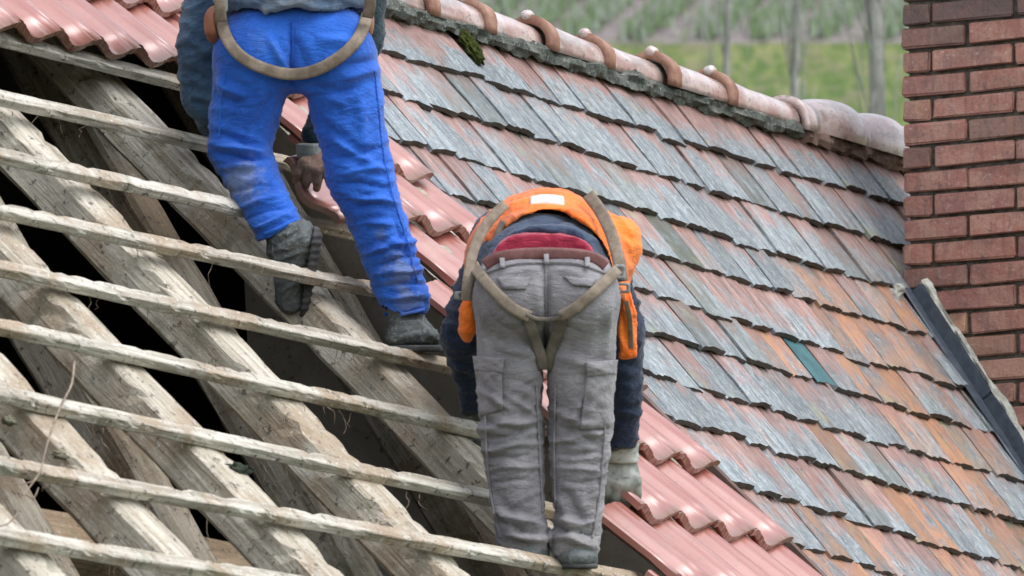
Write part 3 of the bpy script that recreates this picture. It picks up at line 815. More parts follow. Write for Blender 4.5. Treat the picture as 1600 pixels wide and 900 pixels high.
def surf(fn, lo, hi, h):
    """surface nets"""
    ax = [np.arange(lo[i], hi[i] + h, h) for i in range(3)]
    X = np.meshgrid(*ax, indexing='ij'); f = fn(X).astype(np.float32)
    nx, ny, nz_ = f.shape
    s = f < 0
    c = np.zeros((nx - 1, ny - 1, nz_ - 1), np.int8)
    for i in (0, 1):
        for j in (0, 1):
            for k in (0, 1): c += s[i:nx - 1 + i, j:ny - 1 + j, k:nz_ - 1 + k]
    act = (c > 0) & (c < 8); idx = -np.ones(act.shape, np.int64); I = np.argwhere(act); idx[act] = np.arange(len(I))
    acc = np.zeros((len(I), 3)); cn = np.zeros(len(I))
    cor = [(i, j, k) for i in (0, 1) for j in (0, 1) for k in (0, 1)]
    for p in cor:
        for q in cor:
            if q > p and sum(abs(a - b) for a, b in zip(p, q)) == 1:
                fa = f[I[:, 0] + p[0], I[:, 1] + p[1], I[:, 2] + p[2]]; fb = f[I[:, 0] + q[0], I[:, 1] + q[1], I[:, 2] + q[2]]
                m = (fa < 0) != (fb < 0); t = np.where(m, fa / np.where(m, fa - fb, 1), 0)
                pt = np.array(p) + t[:, None] * (np.array(q) - np.array(p)); acc[m] += pt[m]; cn[m] += 1
    V = (I + acc / cn[:, None]) * h + np.array(lo)
    Fs = []
    def quads(sa, sb, ids):
        for m, flip in (((sa) & (~sb), False), ((~sa) & (sb), True)):
            Q = [a[m] for a in ids]; Q = np.stack(Q, 1)
            Q = Q[(Q >= 0).all(1)]
            Fs.append(Q[:, ::-1] if flip else Q)
    a = s[:-1, 1:-1, 1:-1]; b = s[1:, 1:-1, 1:-1]
    quads(a, b, [idx[:, :-1, :-1], idx[:, 1:, :-1], idx[:, 1:, 1:], idx[:, :-1, 1:]])
    a = s[1:-1, :-1, 1:-1]; b = s[1:-1, 1:, 1:-1]
    quads(a, b, [idx[:-1, :, :-1], idx[:-1, :, 1:], idx[1:, :, 1:], idx[1:, :, :-1]])
    a = s[1:-1, 1:-1, :-1]; b = s[1:-1, 1:-1, 1:]
    quads(a, b, [idx[:-1, :-1, :], idx[1:, :-1, :], idx[1:, 1:, :], idx[:-1, 1:, :]])
    return V, np.concatenate(Fs)
class Fig:
    def __init__(s, label, t0, foot):
        s.t0 = t0; s.q = t0 / FPX
        P = s.w(*foot); s.root = thing('person', label, 'person', tuple(P)); s.o = P
    def w(s, x, y, z): return at(x, y, s.t0 + z * s.q)
    def W(s, V):
        V = np.asarray(V, float); t = s.t0 + V[:, 2] * s.q
        return CAM + t[:, None] * (CF + CR * ((V[:, 0:1] - 800) / FPX) + CU * ((450 - V[:, 1:2]) / FPX))
    def loc(s, x, y, z): return tuple(np.array(s.w(x, y, z)) - s.o)
    def normals(s, V, F):
        a = V[F[:, 1]] - V[F[:, 0]]; b = V[F[:, 2]] - V[F[:, 0]]; n = np.cross(a, b); N = np.zeros_like(V)
        for k in range(4): np.add.at(N, F[:, k], n)
        return N / (np.linalg.norm(N, axis=1, keepdims=True) + 1e-9)
    def make(s, name, fn, lo, hi, h, mat, parent=None, disp=None, keep=False, smooth_it=2):
        V, F = surf(fn, lo, hi, h)
        # one gentle relaxation removes the voxel steps
        for _ in range(smooth_it):
            A = np.zeros_like(V); c = np.zeros(len(V))
            for k in range(4):
                np.add.at(A, F[:, k], V[F[:, (k + 1) % 4]]); np.add.at(c, F[:, k], 1)
            V = V * .5 + .5 * A / np.maximum(c, 1)[:, None]
        # winding: make normals point out (towards larger f)
        N = s.normals(V, F)
        if disp is not None:
            V2 = V + N * h * .8
            sgn = 1.0 if np.mean(fn([V2[:, 0], V2[:, 1], V2[:, 2]]) > fn([V[:, 0], V[:, 1], V[:, 2]])) > .5 else -1.0
            V = V + N * sgn * disp(V)[:, None]
        me = bpy.data.meshes.new(name); Wv = s.W(V) - s.o
        me.vertices.add(len(V)); me.vertices.foreach_set('co', Wv.ravel())
        me.loops.add(len(F) * 4); me.loops.foreach_set('vertex_index', F.ravel().astype(np.int32))
        me.polygons.add(len(F)); me.polygons.foreach_set('loop_start', np.arange(0, len(F) * 4, 4, dtype=np.int32))
        me.polygons.foreach_set('use_smooth', [True] * len(F))
        me.update(calc_edges=True); me.validate(); me.materials.append(mat)
        bm = bmesh.new(); bm.from_mesh(me); bmesh.ops.recalc_face_normals(bm, faces=bm.faces[:]); bm.to_mesh(me); bm.free()
        me.polygons.foreach_set('use_smooth', [True] * len(me.polygons))
        o = bpy.data.objects.new(name, me); COL.objects.link(o); o.parent = parent or s.root
        if keep: s.bvh = BVHTree.FromPolygons([tuple(v) for v in V], [tuple(int(i) for i in f) for f in F])
        return o
    def drop(s, x, y, bvh, zstart=-600):
        hitp = bvh.ray_cast(Vector((x, y, zstart)), Vector((0, 0, 1)))
        return (hitp[0].z, hitp[1]) if hitp[0] is not None else (None, None)
    def raw(s, name, V, F, mat, parent=None, smooth=True):
        Wv = s.W(np.array(V, float)) - s.o
        me = mesh(name, Wv, F, mat, False)
        bm = bmesh.new(); bm.from_mesh(me); bmesh.ops.recalc_face_normals(bm, faces=bm.faces[:]); bm.to_mesh(me); bm.free()
        if smooth: me.polygons.foreach_set('use_smooth', [True] * len(me.polygons))
        o = bpy.data.objects.new(name, me); COL.objects.link(o); o.parent = parent or s.root; return o
    def ribbon(s, name, pts, width, mat, bvh=None, thick=4.0, lift=1.5, parent=None, closez=None, seg=4.0):
        """strap following a pixel path on the cloth; pts (x, y[, z])"""
        P = catmull(pts, seg)
        Z = []
        for p in P:
            z = p[2] if len(p) > 2 and p[2] == p[2] else None
            if z is None:
                zz = [s.drop(p[0] + dx, p[1] + dy, bvh)[0] for dx in (-width * .3, 0, width * .3) for dy in (-3, 3)]
                zz = [a for a in zz if a is not None]; z = min(zz) if zz else None
            Z.append(z)
        kn = [i for i, z in enumerate(Z) if z is not None]
        if not kn: return None
        Z = np.interp(range(len(Z)), kn, [Z[i] for i in kn])
        for _ in range(6): Z[1:-1] = np.minimum((Z[:-2] + Z[1:-1] * 2 + Z[2:]) / 4, Z[1:-1] + .3)
        V = []; F = []; n = len(P)
        sec = [(-.5, 0), (-.48, -.8), (-.25, -1), (.25, -1), (.48, -.8), (.5, 0), (.4, .6), (-.4, .6)]
        for i in range(n):
            a = np.array(P[max(i - 1, 0)][:2]); b = np.array(P[min(i + 1, n - 1)][:2]); t = b - a; t = t / (np.linalg.norm(t) + 1e-9); nn = np.array([-t[1], t[0]])
            for (u, v) in sec: V.append((P[i][0] + nn[0] * u * width, P[i][1] + nn[1] * u * width, Z[i] - lift + v * thick))
        m = len(sec)
        for i in range(n - 1):
            for k in range(m): F.append((i * m + k, i * m + (k + 1) % m, (i + 1) * m + (k + 1) % m, (i + 1) * m + k))
        F.append(tuple(range(m))); F.append(tuple((n - 1) * m + k for k in range(m))[::-1])
        return s.raw(name, V, F, mat, parent)
    def patch(s, name, poly, mat, bvh, thick=3.0, lift=.8, parent=None, n=10, puff=0.0, wr=0.0):
        """quilted patch on the cloth: poly = four pixel corners (tl, tr, br, bl)"""
        tl, tr, br, bl = map(np.array, poly); V = []; F = []; G = {}
        for j in range(n + 1):
            for i in range(n + 1):
                u, v = i / n, j / n; p = (tl * (1 - u) + tr * u) * (1 - v) + (bl * (1 - u) + br * u) * v
                z, _ = s.drop(p[0], p[1], bvh); G[i, j] = (p, z)
        zs = [g[1] for g in G.values() if g[1] is not None]
        if not zs: return None
        for s_ in (0, 1):
            for j in range(n + 1):
                for i in range(n + 1):
                    p, z = G[i, j]
                    if z is None: z = max(zs)
                    u, v = i / n, j / n; e = min(u, 1 - u, v, 1 - v)
                    b = thick + puff * min(1, e * 4) + wr * nz(p[0] * .09, p[1] * .12, 3)
                    V.append((p[0], p[1], z - lift - (b if s_ == 0 else -2)))
        N1 = (n + 1) ** 2
        for j in range(n):
            for i in range(n):
                a = j * (n + 1) + i; F.append((a, a + 1, a + n + 2, a + n + 1)); F.append((N1 + a, N1 + a + n + 1, N1 + a + n + 2, N1 + a + 1))
        for i in range(n):
            F.append((i, N1 + i, N1 + i + 1, i + 1)); b = n * (n + 1) + i; F.append((b, b + 1, N1 + b + 1, N1 + b))
            a = i * (n + 1); F.append((a, a + n + 1, N1 + a + n + 1, N1 + a)); b = a + n; F.append((b, N1 + b, N1 + b + n + 1, b + n + 1))
        return s.raw(name, V, F, mat, parent)
def catmull(pts, seg):
    pts = [np.array([float(c) for c in p] + ([float('nan')] if len(p) == 2 else [])) for p in pts]
    P = [pts[0]] + pts + [pts[-1]]; out = []
    for i in range(1, len(P) - 2):
        L = np.linalg.norm((P[i + 1] - P[i])[:2]); n = max(1, int(L / seg))
        for k in range(n):
            t = k / n; a, b, c, d = P[i - 1], P[i], P[i + 1], P[i + 2]
            q = .5 * ((2 * b) + (c - a) * t + (2 * a - 5 * b + 4 * c - d) * t * t + (3 * b - a - 3 * c + d) * t ** 3)
            if q[2] != q[2]: q = np.array([q[0], q[1], float('nan')])
            out.append(tuple(q))
    out.append(tuple(pts[-1])); return [tuple(p) for p in out]
def folds(V, L):
    """L: (x0,y0,x1,y1,width,amp): soft ridges (amp>0) and creases (amp<0) along pixel segments"""
    D = np.zeros(len(V))
    for (x0, y0, x1, y1, wd, am) in L:
        ab = np.array([x1 - x0, y1 - y0], float); L2 = ab @ ab
        wob = 2.5 * np.sin(V[:, 0] * .09 + x0) + 2.0 * np.sin(V[:, 1] * .07 + y0)
        t = np.clip(((V[:, 0] - x0) * ab[0] + (V[:, 1] - y0) * ab[1]) / L2, 0, 1)
        d = np.hypot(V[:, 0] - x0 - t * ab[0], V[:, 1] + wob * .6 - y0 - t * ab[1])
        e = np.sin(np.pi * np.clip(t * .94 + .03, 0, 1)) ** .5
        D += am * 1.3 * e * ((np.exp(-np.abs(d) / (wd * .55)) if am < 0 else np.exp(-(d / (wd * .8)) ** 2)) - .4 * np.exp(-((d - wd * 1.9) / wd) ** 2))
    return D
def cloth_noise(V, a, sx=.012, sy=.05, seed=0, skew=.35):
    Q = np.stack([V[:, 0], V[:, 1] + V[:, 0] * skew + V[:, 2] * .3, V[:, 2]], 1)
    n1 = noise3(Q, sx, sy, .012, seed); n2 = noise3(Q, sx * 2.3, sy * 1.9, .03, seed + 9); n3 = noise3(V, .016, .012, .016, seed + 3)
    rid = (1 - np.abs(n1) * 3.2).clip(-.5, 1); rid2 = (1 - np.abs(n2) * 3.0).clip(-.5, 1)
    n4 = noise3(Q, sx * 4.5, sy * 3.2, .06, seed + 17)
    return a * (rid ** 3 * .9 + rid2 ** 3 * .42 + n3 * 1.5 + (1 - np.abs(n4) * 3).clip(0, 1) * .16 - .45)
def cloth_mats():
    M['rubber'] = simple('boot_rubber', (.03, .032, .033), (.07, .07, .07), 30, .7, .4, .004)
    M['boot'] = simple('dusty_work_boot', (.06, .07, .072), (.15, .165, .165), 14, .75, .9, .01, .4, (.34, .34, .30))
    M['strap'] = simple('worn_harness_webbing', (.15, .115, .085), (.27, .22, .17), 25, .8, .6, .004, .3, (.12, .11, .10))
    M['strap_dark'] = simple('dark_harness_webbing', (.10, .085, .07), (.17, .145, .12), 25, .8, .6, .004)
    M['metal'] = simple('harness_buckle_metal', (.10, .10, .10), (.30, .30, .30), 30, .4, .2); 
    M['skin'] = simple('skin', (.40, .22, .15), (.46, .27, .19), 12, .55, .2)
    M['hair'] = simple('short_brown_hair', (.04, .028, .02), (.09, .06, .04), 60, .7, .6)
    M['glove_brown'] = simple('dusty_brown_glove', (.16, .10, .075), (.30, .20, .15), 20, .85, .6, .006, .3, (.4, .38, .33))
    M['glove_pale'] = simple('grey_knit_glove_palm', (.17, .19, .17), (.36, .38, .34), 18, .8, .6, .006)
    M['glove_white'] = simple('wet_grey_white_glove', (.16, .18, .16), (.52, .55, .51), 9, .75, .6, .006, .4, (.08, .085, .07))
cloth_mats()
def hand(F_, name, wrist, palm, tips, mat, parent=None, pr=15, fr=6.2, thumb=None, h=2.0):
    """wrist, palm: points; tips: four (knuckle, middle joint, tip) chains; thumb the same"""
    ch = list(tips) + ([thumb] if thumb else [])
    allp = [wrist, palm] + [p for c in ch for p in c]
    lo = np.min(allp, axis=0) - 26; hi = np.max(allp, axis=0) + 26
    def fn(X):
        d = cap(X, wrist, palm, pr * .78, pr, .75)
        k0 = np.mean([c[0] for c in tips], axis=0)
        for c in tips: d = smin(d, cap(X, palm, c[0], pr * .7, fr * 1.25), 6)
        for c in tips:
            e = np.minimum(cap(X, c[0], c[1], fr * 1.12, fr), cap(X, c[1], c[2], fr, fr * .78)); d = smin(d, e, 2.2)
        if thumb: d = smin(d, np.minimum(cap(X, thumb[0], thumb[1], fr * 1.5, fr * 1.15), cap(X, thumb[1], thumb[2], fr * 1.15, fr * .85)), 4)
        return d
    return F_.make(name, fn, lo, hi, h, mat, parent, disp=lambda V: .9 * noise3(V, .12, .12, .12, 2), smooth_it=1)
# ================================================================ the worker in blue
tB = hit(650, 545, PL)[2]
pA = CAM
BL = Fig('roofer in blue work trousers and slate jacket, legs apart on the battens', tB, (560, 545, 0))
B_BLUE = fabric('bright_blue_work_cloth', (.010, .075, .38), (.022, .135, .60), 700, .82, stains=(
    (BL.loc(378, 285, -50), .085, (.20, .24, .31), .62), (BL.loc(425, 335, -40), .06, (.24, .26, .28), .6),
    (BL.loc(628, 425, -48), .075, (.17, .22, .33), .6), (BL.loc(640, 475, -40), .06, (.2, .23, .3), .5),
    (BL.loc(440, 80, -95), .045, (.10, .18, .36), .45), (BL.loc(595, 370, -48), .03, (.14, .2, .36), .5), (BL.loc(408, 60, -90), .05, (.08, .15, .38), .35)))
B_JACK = fabric('slate_blue_jacket_cloth', (.065, .11, .185), (.14, .205, .30), 500, .8, stains=((BL.loc(455, 15, -90), .09, (.22, .24, .26), .6), (BL.loc(410, 30, -90), .06, (.2, .23, .26), .5)))
B_SLV = fabric('dark_slate_sleeve_cloth', (.025, .055, .10), (.06, .115, .185), 500, .85)
B_TEAL = fabric('dark_teal_sleeve_cloth', (.008, .022, .032), (.02, .05, .065), 500, .85)
zp = lambda x, y: (hit(x, y, PL)[2] - tB) / BL.q       # depth of the stripped plane, in figure units
ankL = (440, 372, zp(455, 418) + 18)
kneeL = (376, 240, 5)
def blue_trousers(X):
    d = ell(X, (457, 66, 8), (117, 82, 78))
    d = smin(d, ell(X, (405, 84, -26), (62, 62, 52)), 26)
    d = smin(d, ell(X, (512, 80, -26), (66, 64, 52)), 26)
    legL = smin(cap(X, (398, 95, 0), (374, 235, 0), 66, 46, 1.05), cap(X, (374, 235, 0), (438, 362, ankL[2]), 47, 39, 1.0), 12)
    legL = smin(legL, cap(X, (385, 110, 20), (376, 180, 10), 52, 45), 15)
    legR = smin(cap(X, (527, 98, 0), (563, 270, -4), 65, 50, 1.0), cap(X, (563, 270, -4), (632, 470, 6), 50, 39, 1.05), 16)
    lg = smin(legL, legR, 3); d = smin(d, lg, 9)
    # cleft and waist and cuff cuts
    cl = np.exp(-((X[0] - 455 - (X[1] - 60) * .03) / 6.0) ** 2) * np.clip((X[1] - 30) / 40, 0, 1) * np.clip((140 - X[1]) / 30, 0, 1) * (X[2] < 0)
    d = d + cl * 11
    d = smax(d, -(X[1] + 20), 4)                               # waist, under the jacket
    # cuffs
    nL = np.array([.42, .90, .1]); cutL = (X[0] - 437) * nL[0] + (X[1] - 362) * nL[1]
    inL = np.clip((500 - X[0]) / 1, -1, 1)
    d = np.where(X[0] < 500, smax(d, np.where(X[1] > 250, cutL, -99), 3), d)
    cutR = (X[1] - 494) + (X[0] - 632) * -.16
    d = np.where(X[0] >= 500, smax(d, np.where(X[1] > 350, cutR, -99), 3), d)
    # hollow cuffs
    hol = np.minimum(cap(X, (ankL[0] - 4, ankL[1] - 14, ankL[2] * .97), (ankL[0] + 6, ankL[1] + 34, ankL[2]), 24, 28), cap(X, (626, 480, 5), (640, 520, 6), 31, 31))
    return smax(d, -hol, 3)
BLF = [ # knee folds right leg
 (520, 250, 600, 232, 7, -5), (528, 272, 612, 262, 6, 5), (535, 285, 612, 292, 5, -6), (520, 215, 590, 262, 7, 5), (505, 190, 560, 240, 8, -4),
 (545, 305, 622, 318, 6, 5), (552, 325, 600, 322, 5, -5), (480, 150, 560, 140, 8, -5), (470, 135, 540, 165, 8, 4), (540, 120, 590, 112, 7, 4), (500, 112, 590, 90, 8, -3.5),
 (575, 345, 612, 352, 5, 3.5), (575, 395, 660, 372, 6, 5), (580, 415, 664, 396, 5, -6), (588, 430, 668, 420, 6, 5), (592, 448, 668, 444, 5, -5), (596, 466, 672, 464, 5, 4), (590, 375, 640, 395, 6, -4),
 # left leg
 (334, 205, 400, 232, 6, -5), (332, 225, 412, 240, 6, 6), (334, 243, 424, 248, 5, -7), (336, 130, 380, 148, 8, 5), (334, 155, 376, 162, 7, -5), (345, 105, 352, 150, 8, 4), (420, 150, 396, 205, 6, -4),
 (340, 265, 400, 258, 6, 4), (355, 300, 420, 290, 6, -4), (372, 322, 440, 305, 6, 5), (385, 342, 450, 322, 5, -5), (395, 356, 460, 336, 5, 4), (350, 100, 420, 130, 9, -3), (420, 60, 448, 110, 6, 3),
 (460, 60, 482, 112, 7, -3), (500, 60, 560, 70, 8, 3), (560, 150, 572, 240, 9, 3), (610, 330, 640, 400, 9, -3)]
def bl_disp(V):
    m = np.clip((V[:, 1] - 100) / 60, .25, 1)
    return cloth_noise(V, 2.6, .014, .040, 3, .25) * m + folds(V, BLF) * np.where(V[:, 2] < 40, 1, .4)
tr = BL.make('trousers', blue_trousers, (318, -30, -130), (690, 520, 190), 2.7, B_BLUE, disp=bl_disp, keep=True)
bv = BL.bvh
# body under the clothes (one continuous surface: torso bent forward, neck, head, arms)
shL = (352, -150, 150); shR = (560, -150, 150)
elL = (322, 130, 130); haL = (352, 215, 300); elR = (560, 60, 190); haR = (492, 215, 150)
def blue_body(X):
    d = ell(X, (457, 30, 14), (86, 60, 50)); d = smin(d, cap(X, (457, 0, 30), (456, -130, 120), 66, 76, .8), 24)
    d = smin(d, cap(X, shL, shR, 38, 38), 20)
    d = smin(d, cap(X, (456, -175, 150), (456, -215, 185), 32, 30), 14)
    d = smin(d, ell(X, (456, -262, 215), (42, 56, 52)), 10)
    d = smin(d, ell(X, (456, -250, 268), (8, 12, 12)), 6); d = smin(d, ell(X, (412, -258, 212), (6, 16, 10)), 3); d = smin(d, ell(X, (500, -258, 212), (6, 16, 10)), 3)
    for a, b, c in ((shL, elL, haL), (shR, elR, haR)):
        d = smin(d, cap(X, a, b, 27, 20), 10); d = smin(d, cap(X, b, c, 20, 13), 6)
    for a, b, c in (((400, 60, 5), (374, 235, 0), ankL), ((525, 60, 0), (563, 270, -4), (638, 500, 8))):
        d = smin(d, cap(X, a, b, 44, 30), 14); d = smin(d, cap(X, b, c, 30, 20), 8)
    return d
BL.make('body', blue_body, (290, -330, -70), (665, 530, 330), 6, M['skin'])
BL.make('hair', lambda X: smax(ell(X, (456, -272, 208), (47, 56, 56)), (X[2] - 235) + (X[1] + 250) * .5, 5), (400, -340, 140), (510, -200, 280), 5, M['hair'], disp=lambda V: 2 * noise3(V, .1, .1, .1, 1))
def blue_jacket(X):
    t = ell(X, (457, -18, 12), (122, 72, 92)); t = smin(t, cap(X, (457, -30, 20), (456, -140, 120), 100, 100, .85), 40); t = smin(t, cap(X, shL, shR, 50, 50), 24)
    hem = X[1] - (30 + ((X[0] - 470) / 100.0) ** 2 * 30 + np.clip(X[2] - 0, 0, 99) * .25)
    t = smax(t, hem, 4)
    inn = ell(X, (457, 30, 12), (113, 60, 84)); t = smax(t, -inn, 3)
    col = cap(X, (456, -165, 145), (456, -185, 160), 42, 38); t = smin(t, col, 8)
    return smax(t, -cap(X, (456, -190, 162), (456, -240, 200), 33, 33), 2)
BL.make('jacket', blue_jacket, (320, -230, -105), (600, 75, 240), 4, B_JACK, disp=lambda V: cloth_noise(V, 3.5, .02, .02, 8, -.3) + folds(V, [(360, 40, 455, 2, 6, 4), (375, 52, 470, 16, 5, -4), (470, 4, 560, 22, 6, 4), (460, 18, 566, 44, 5, -3)]), keep=True)
bvj = BL.bvh
def slvL(X):
    d = smin(cap(X, shL, (318, 60, 118), 48, 40), cap(X, (318, 60, 118), (324, 150, 130), 40, 38), 10)
    return smin(d, cap(X, (324, 150, 130), (345, 205, 262), 36, 26), 16)
BL.make('sleeve', slvL, (255, -210, 60), (420, 260, 320), 4, B_SLV, disp=lambda V: cloth_noise(V, 5, .02, .03, 5, .4) + folds(V, [(290, 60, 340, 90, 7, 4), (295, 110, 345, 130, 7, -4), (300, 150, 345, 160, 6, 4)]))
def slvR(X):
    d = cap(X, shR, elR, 46, 40); d = smin(d, cap(X, elR, (492, 212, 152), 36, 22), 10)
    return smax(d, (X[1] - 232), 3)
BL.make('sleeve', slvR, (450, -210, 90), (620, 245, 250), 4, B_TEAL, disp=lambda V: cloth_noise(V, 3, .02, .04, 6, .3))
# right hand reaching down between the legs, gripping a tile
H = hand(BL, 'glove', (488, 222, 148), (492, 246, 146), [((474, 256, 128), (466, 270, 126), (462, 282, 140)), ((484, 264, 124), (480, 280, 126), (478, 290, 142)), ((497, 266, 122), (496, 283, 125), (495, 294, 142)), ((510, 262, 124), (514, 277, 127), (515, 288, 142))], M['glove_brown'], pr=22, fr=8, thumb=((512, 240, 140), (524, 254, 128), (526, 268, 130)))
BL.make('glove_cuff', lambda X: smax(cap(X, (486, 205, 150), (486, 238, 148), 25, 23), -(X[1] - 224), 3), (450, 215, 110), (520, 270, 190), 2.5, M['glove_pale'])
hand(BL, 'glove', haL, (356, 232, 318), [((342, 244, 330), (338, 256, 336), (340, 264, 346)), ((350, 248, 330), (348, 262, 336), (350, 270, 346)), ((360, 248, 330), (360, 262, 336), (361, 270, 346)), ((369, 244, 330), (371, 257, 336), (371, 265, 346))], M['glove_brown'], pr=18, fr=6.5, thumb=((372, 232, 322), (380, 244, 324), (382, 254, 330)), h=3)
# boots
def boot_l(X):
    a = ankL; d = cap(X, (433, 350, a[2] * .93), (448, 388, a[2] - 2), 24, 33, 1.0)
    d = smin(d, ell(X, (462, 372, a[2] - 14), (37, 30, 30)), 12)
    d = smin(d, cap(X, (458, 392, a[2] - 2), (454, 468, a[2] + 16), 31, 22, .9), 12)
    return d
o = BL.make('boot', boot_l, (385, 320, ankL[2] - 60), (515, 505, ankL[2] + 70), 2.6, M['boot'], disp=lambda V: cloth_noise(V, 2.6, .05, .05, 4, .5) + folds(V, [(420, 360, 455, 350, 4, 3), (424, 385, 470, 362, 5, -3), (430, 405, 480, 392, 4, 2.5)]))
BL.make('sole', lambda X: smax(cap(X, (480, 372, ankL[2] - 18), (464, 476, ankL[2] + 14), 24, 20, 1.1), -(((X[0] - 487) + (X[1] - 372) * .16)), 2), (460, 340, ankL[2] - 60), (520, 510, ankL[2] + 60), 2.4, M['rubber'], parent=o, disp=lambda V: 1.0 * np.sin(V[:, 1] * .55))
def boot_r(X):
    d = cap(X, (630, 470, 6), (641, 518, 4), 25, 34, 1.0)
    d = smin(d, ell(X, (646, 526, 0), (42, 24, 40)), 10)
    d = smin(d, cap(X, (640, 528, 0), (664, 528, 66), 27, 22, .9), 14)
    d = smin(d, cap(X, (664, 530, -2), (672, 534, 30), 17, 15), 8)
    return smax(d, X[1] - 541, 2)
o = BL.make('boot', boot_r, (590, 465, -60), (720, 560, 110), 2.6, M['boot'], disp=lambda V: cloth_noise(V, 2.4, .05, .05, 14, .5) + folds(V, [(612, 505, 655, 498, 4, 3), (615, 520, 660, 512, 4, -3), (655, 500, 680, 530, 5, 3)]))
BL.make('sole', lambda X: smax(smax(smin(ell(X, (646, 545, 0), (43, 40, 44)), cap(X, (650, 545, 0), (668, 545, 72), 32, 26), 8), X[1] - 550, 1.5), -(X[1] - 539), 1.5), (596, 532, -60), (720, 556, 116), 2.4, M['rubber'], parent=o)
BL.ribbon('seat_seam', [(457, 34), (458, 70), (456, 112)], 3.0, B_BLUE, bv, 1.5, .2, parent=tr)
BL.ribbon('side_seam', [(352, 110), (346, 160), (342, 215)], 2.4, B_BLUE, bv, 1.0, .2, parent=tr)
BL.ribbon('side_seam', [(585, 110), (592, 170), (598, 230), (612, 300), (634, 370), (652, 440)], 2.4, B_BLUE, bv, 1.0, .2, parent=tr)
BL.ribbon('hem', [(600, 490), (618, 492), (640, 489), (664, 483)], 5, B_BLUE, bv, 2.5, .6, parent=tr)
BL.ribbon('hem', [(412, 366), (432, 358), (452, 348), (464, 342)], 5, B_BLUE, bv, 2.5, .6, parent=tr)
# harness of the blue worker
hb = BL.ribbon('harness_strap', [(346, 30), (352, 55), (368, 80), (392, 98), (425, 111), (458, 116), (492, 110), (522, 95), (548, 74), (565, 50), (574, 22)], 19, M['strap'], bv, 4, 3)
BL.ribbon('harness_strap', [(346, 34, -55), (344, 0, -70), (352, -60, -40)], 18, M['strap'], bvj, 4, 6)
BL.ribbon('harness_strap', [(574, 28, -45), (578, -5, -60), (560, -60, -40)], 18, M['strap'], bvj, 4, 6)
BL.make('tool_pouch', lambda X: smax(ell(X, (335, 38, -20), (17, 30, 26)), -ell(X, (344, 30, -40), (10, 20, 10)), 3), (310, 0, -60), (362, 78, 20), 2.4, simple('brown_leather_pouch', (.20, .07, .035), (.33, .14, .08), 16, .5, .3), disp=lambda V: 1.5 * noise3(V, .06, .06, .06, 1))
BL.make('tool_pouch', lambda X: ell(X, (576, 34, -8), (9, 26, 20)), (560, 0, -40), (592, 66, 20), 2.2, simple('brown_leather_pouch', (.22, .09, .05), (.34, .17, .11), 16, .5, .3))
obuc = BL.make('buckle', lambda X: rbox(X, (347, 8, -60), (9, 12, 8), 3), (334, -8, -74), (360, 24, -46), 2, M['metal'])
# the tile he is lifting, and the one below it
def loose_tile(name, label, corner, ex, ey, me, scale=1):
    o = bpy.data.objects.new(name, me); COL.objects.link(o)
    ez = np.cross(ex, ey); o.matrix_world = frame(corner, ex / np.linalg.norm(ex), ey / np.linalg.norm(ey), ez / np.linalg.norm(ez)); o['label'] = label; o['category'] = 'roof tile'; return o
ex = np.array([70, -10, -85.]); ey = np.array([85, 180, 43.]); ey = ey - ex * (ex @ ey) / (ex @ ex)
loose_tile('pantile', 'loose red pantile held by the roofer in blue, between his legs', BL.w(478, 306, 128), ex, ey, PANS[1])

# ================================================================ the worker in grey, bent far forward
tG = hit(870, 872, PL)[2]
GR = Fig('roofer in grey cargo trousers and orange vest, bent double by the new pantiles', tG, (870, 872, 0))
G_TR = fabric('grey_cargo_trouser_cloth', (.155, .146, .158), (.26, .248, .262), 700, .85, stains=((GR.loc(800, 690, -40), .07, (.15, .15, .155), .5), (GR.loc(850, 450, -100), .08, (.27, .265, .27), .4), (GR.loc(900, 860, -30), .07, (.17, .16, .14), .6), (GR.loc(815, 860, -30), .07, (.18, .17, .15), .6)))
G_SW = fabric('navy_fleece', (.022, .038, .075), (.052, .075, .125), 500, .9)
G_SL = fabric('dark_navy_sleeve', (.009, .016, .036), (.022, .035, .068), 500, .9)
G_VE = fabric('orange_safety_vest', (.78, .125, .010), (.90, .22, .022), 600, .65, stains=((GR.loc(800, 335, 60), .05, (.55, .20, .10), .5),))
G_SH = fabric('dark_red_shirt', (.24, .012, .035), (.36, .025, .06), 500, .85)
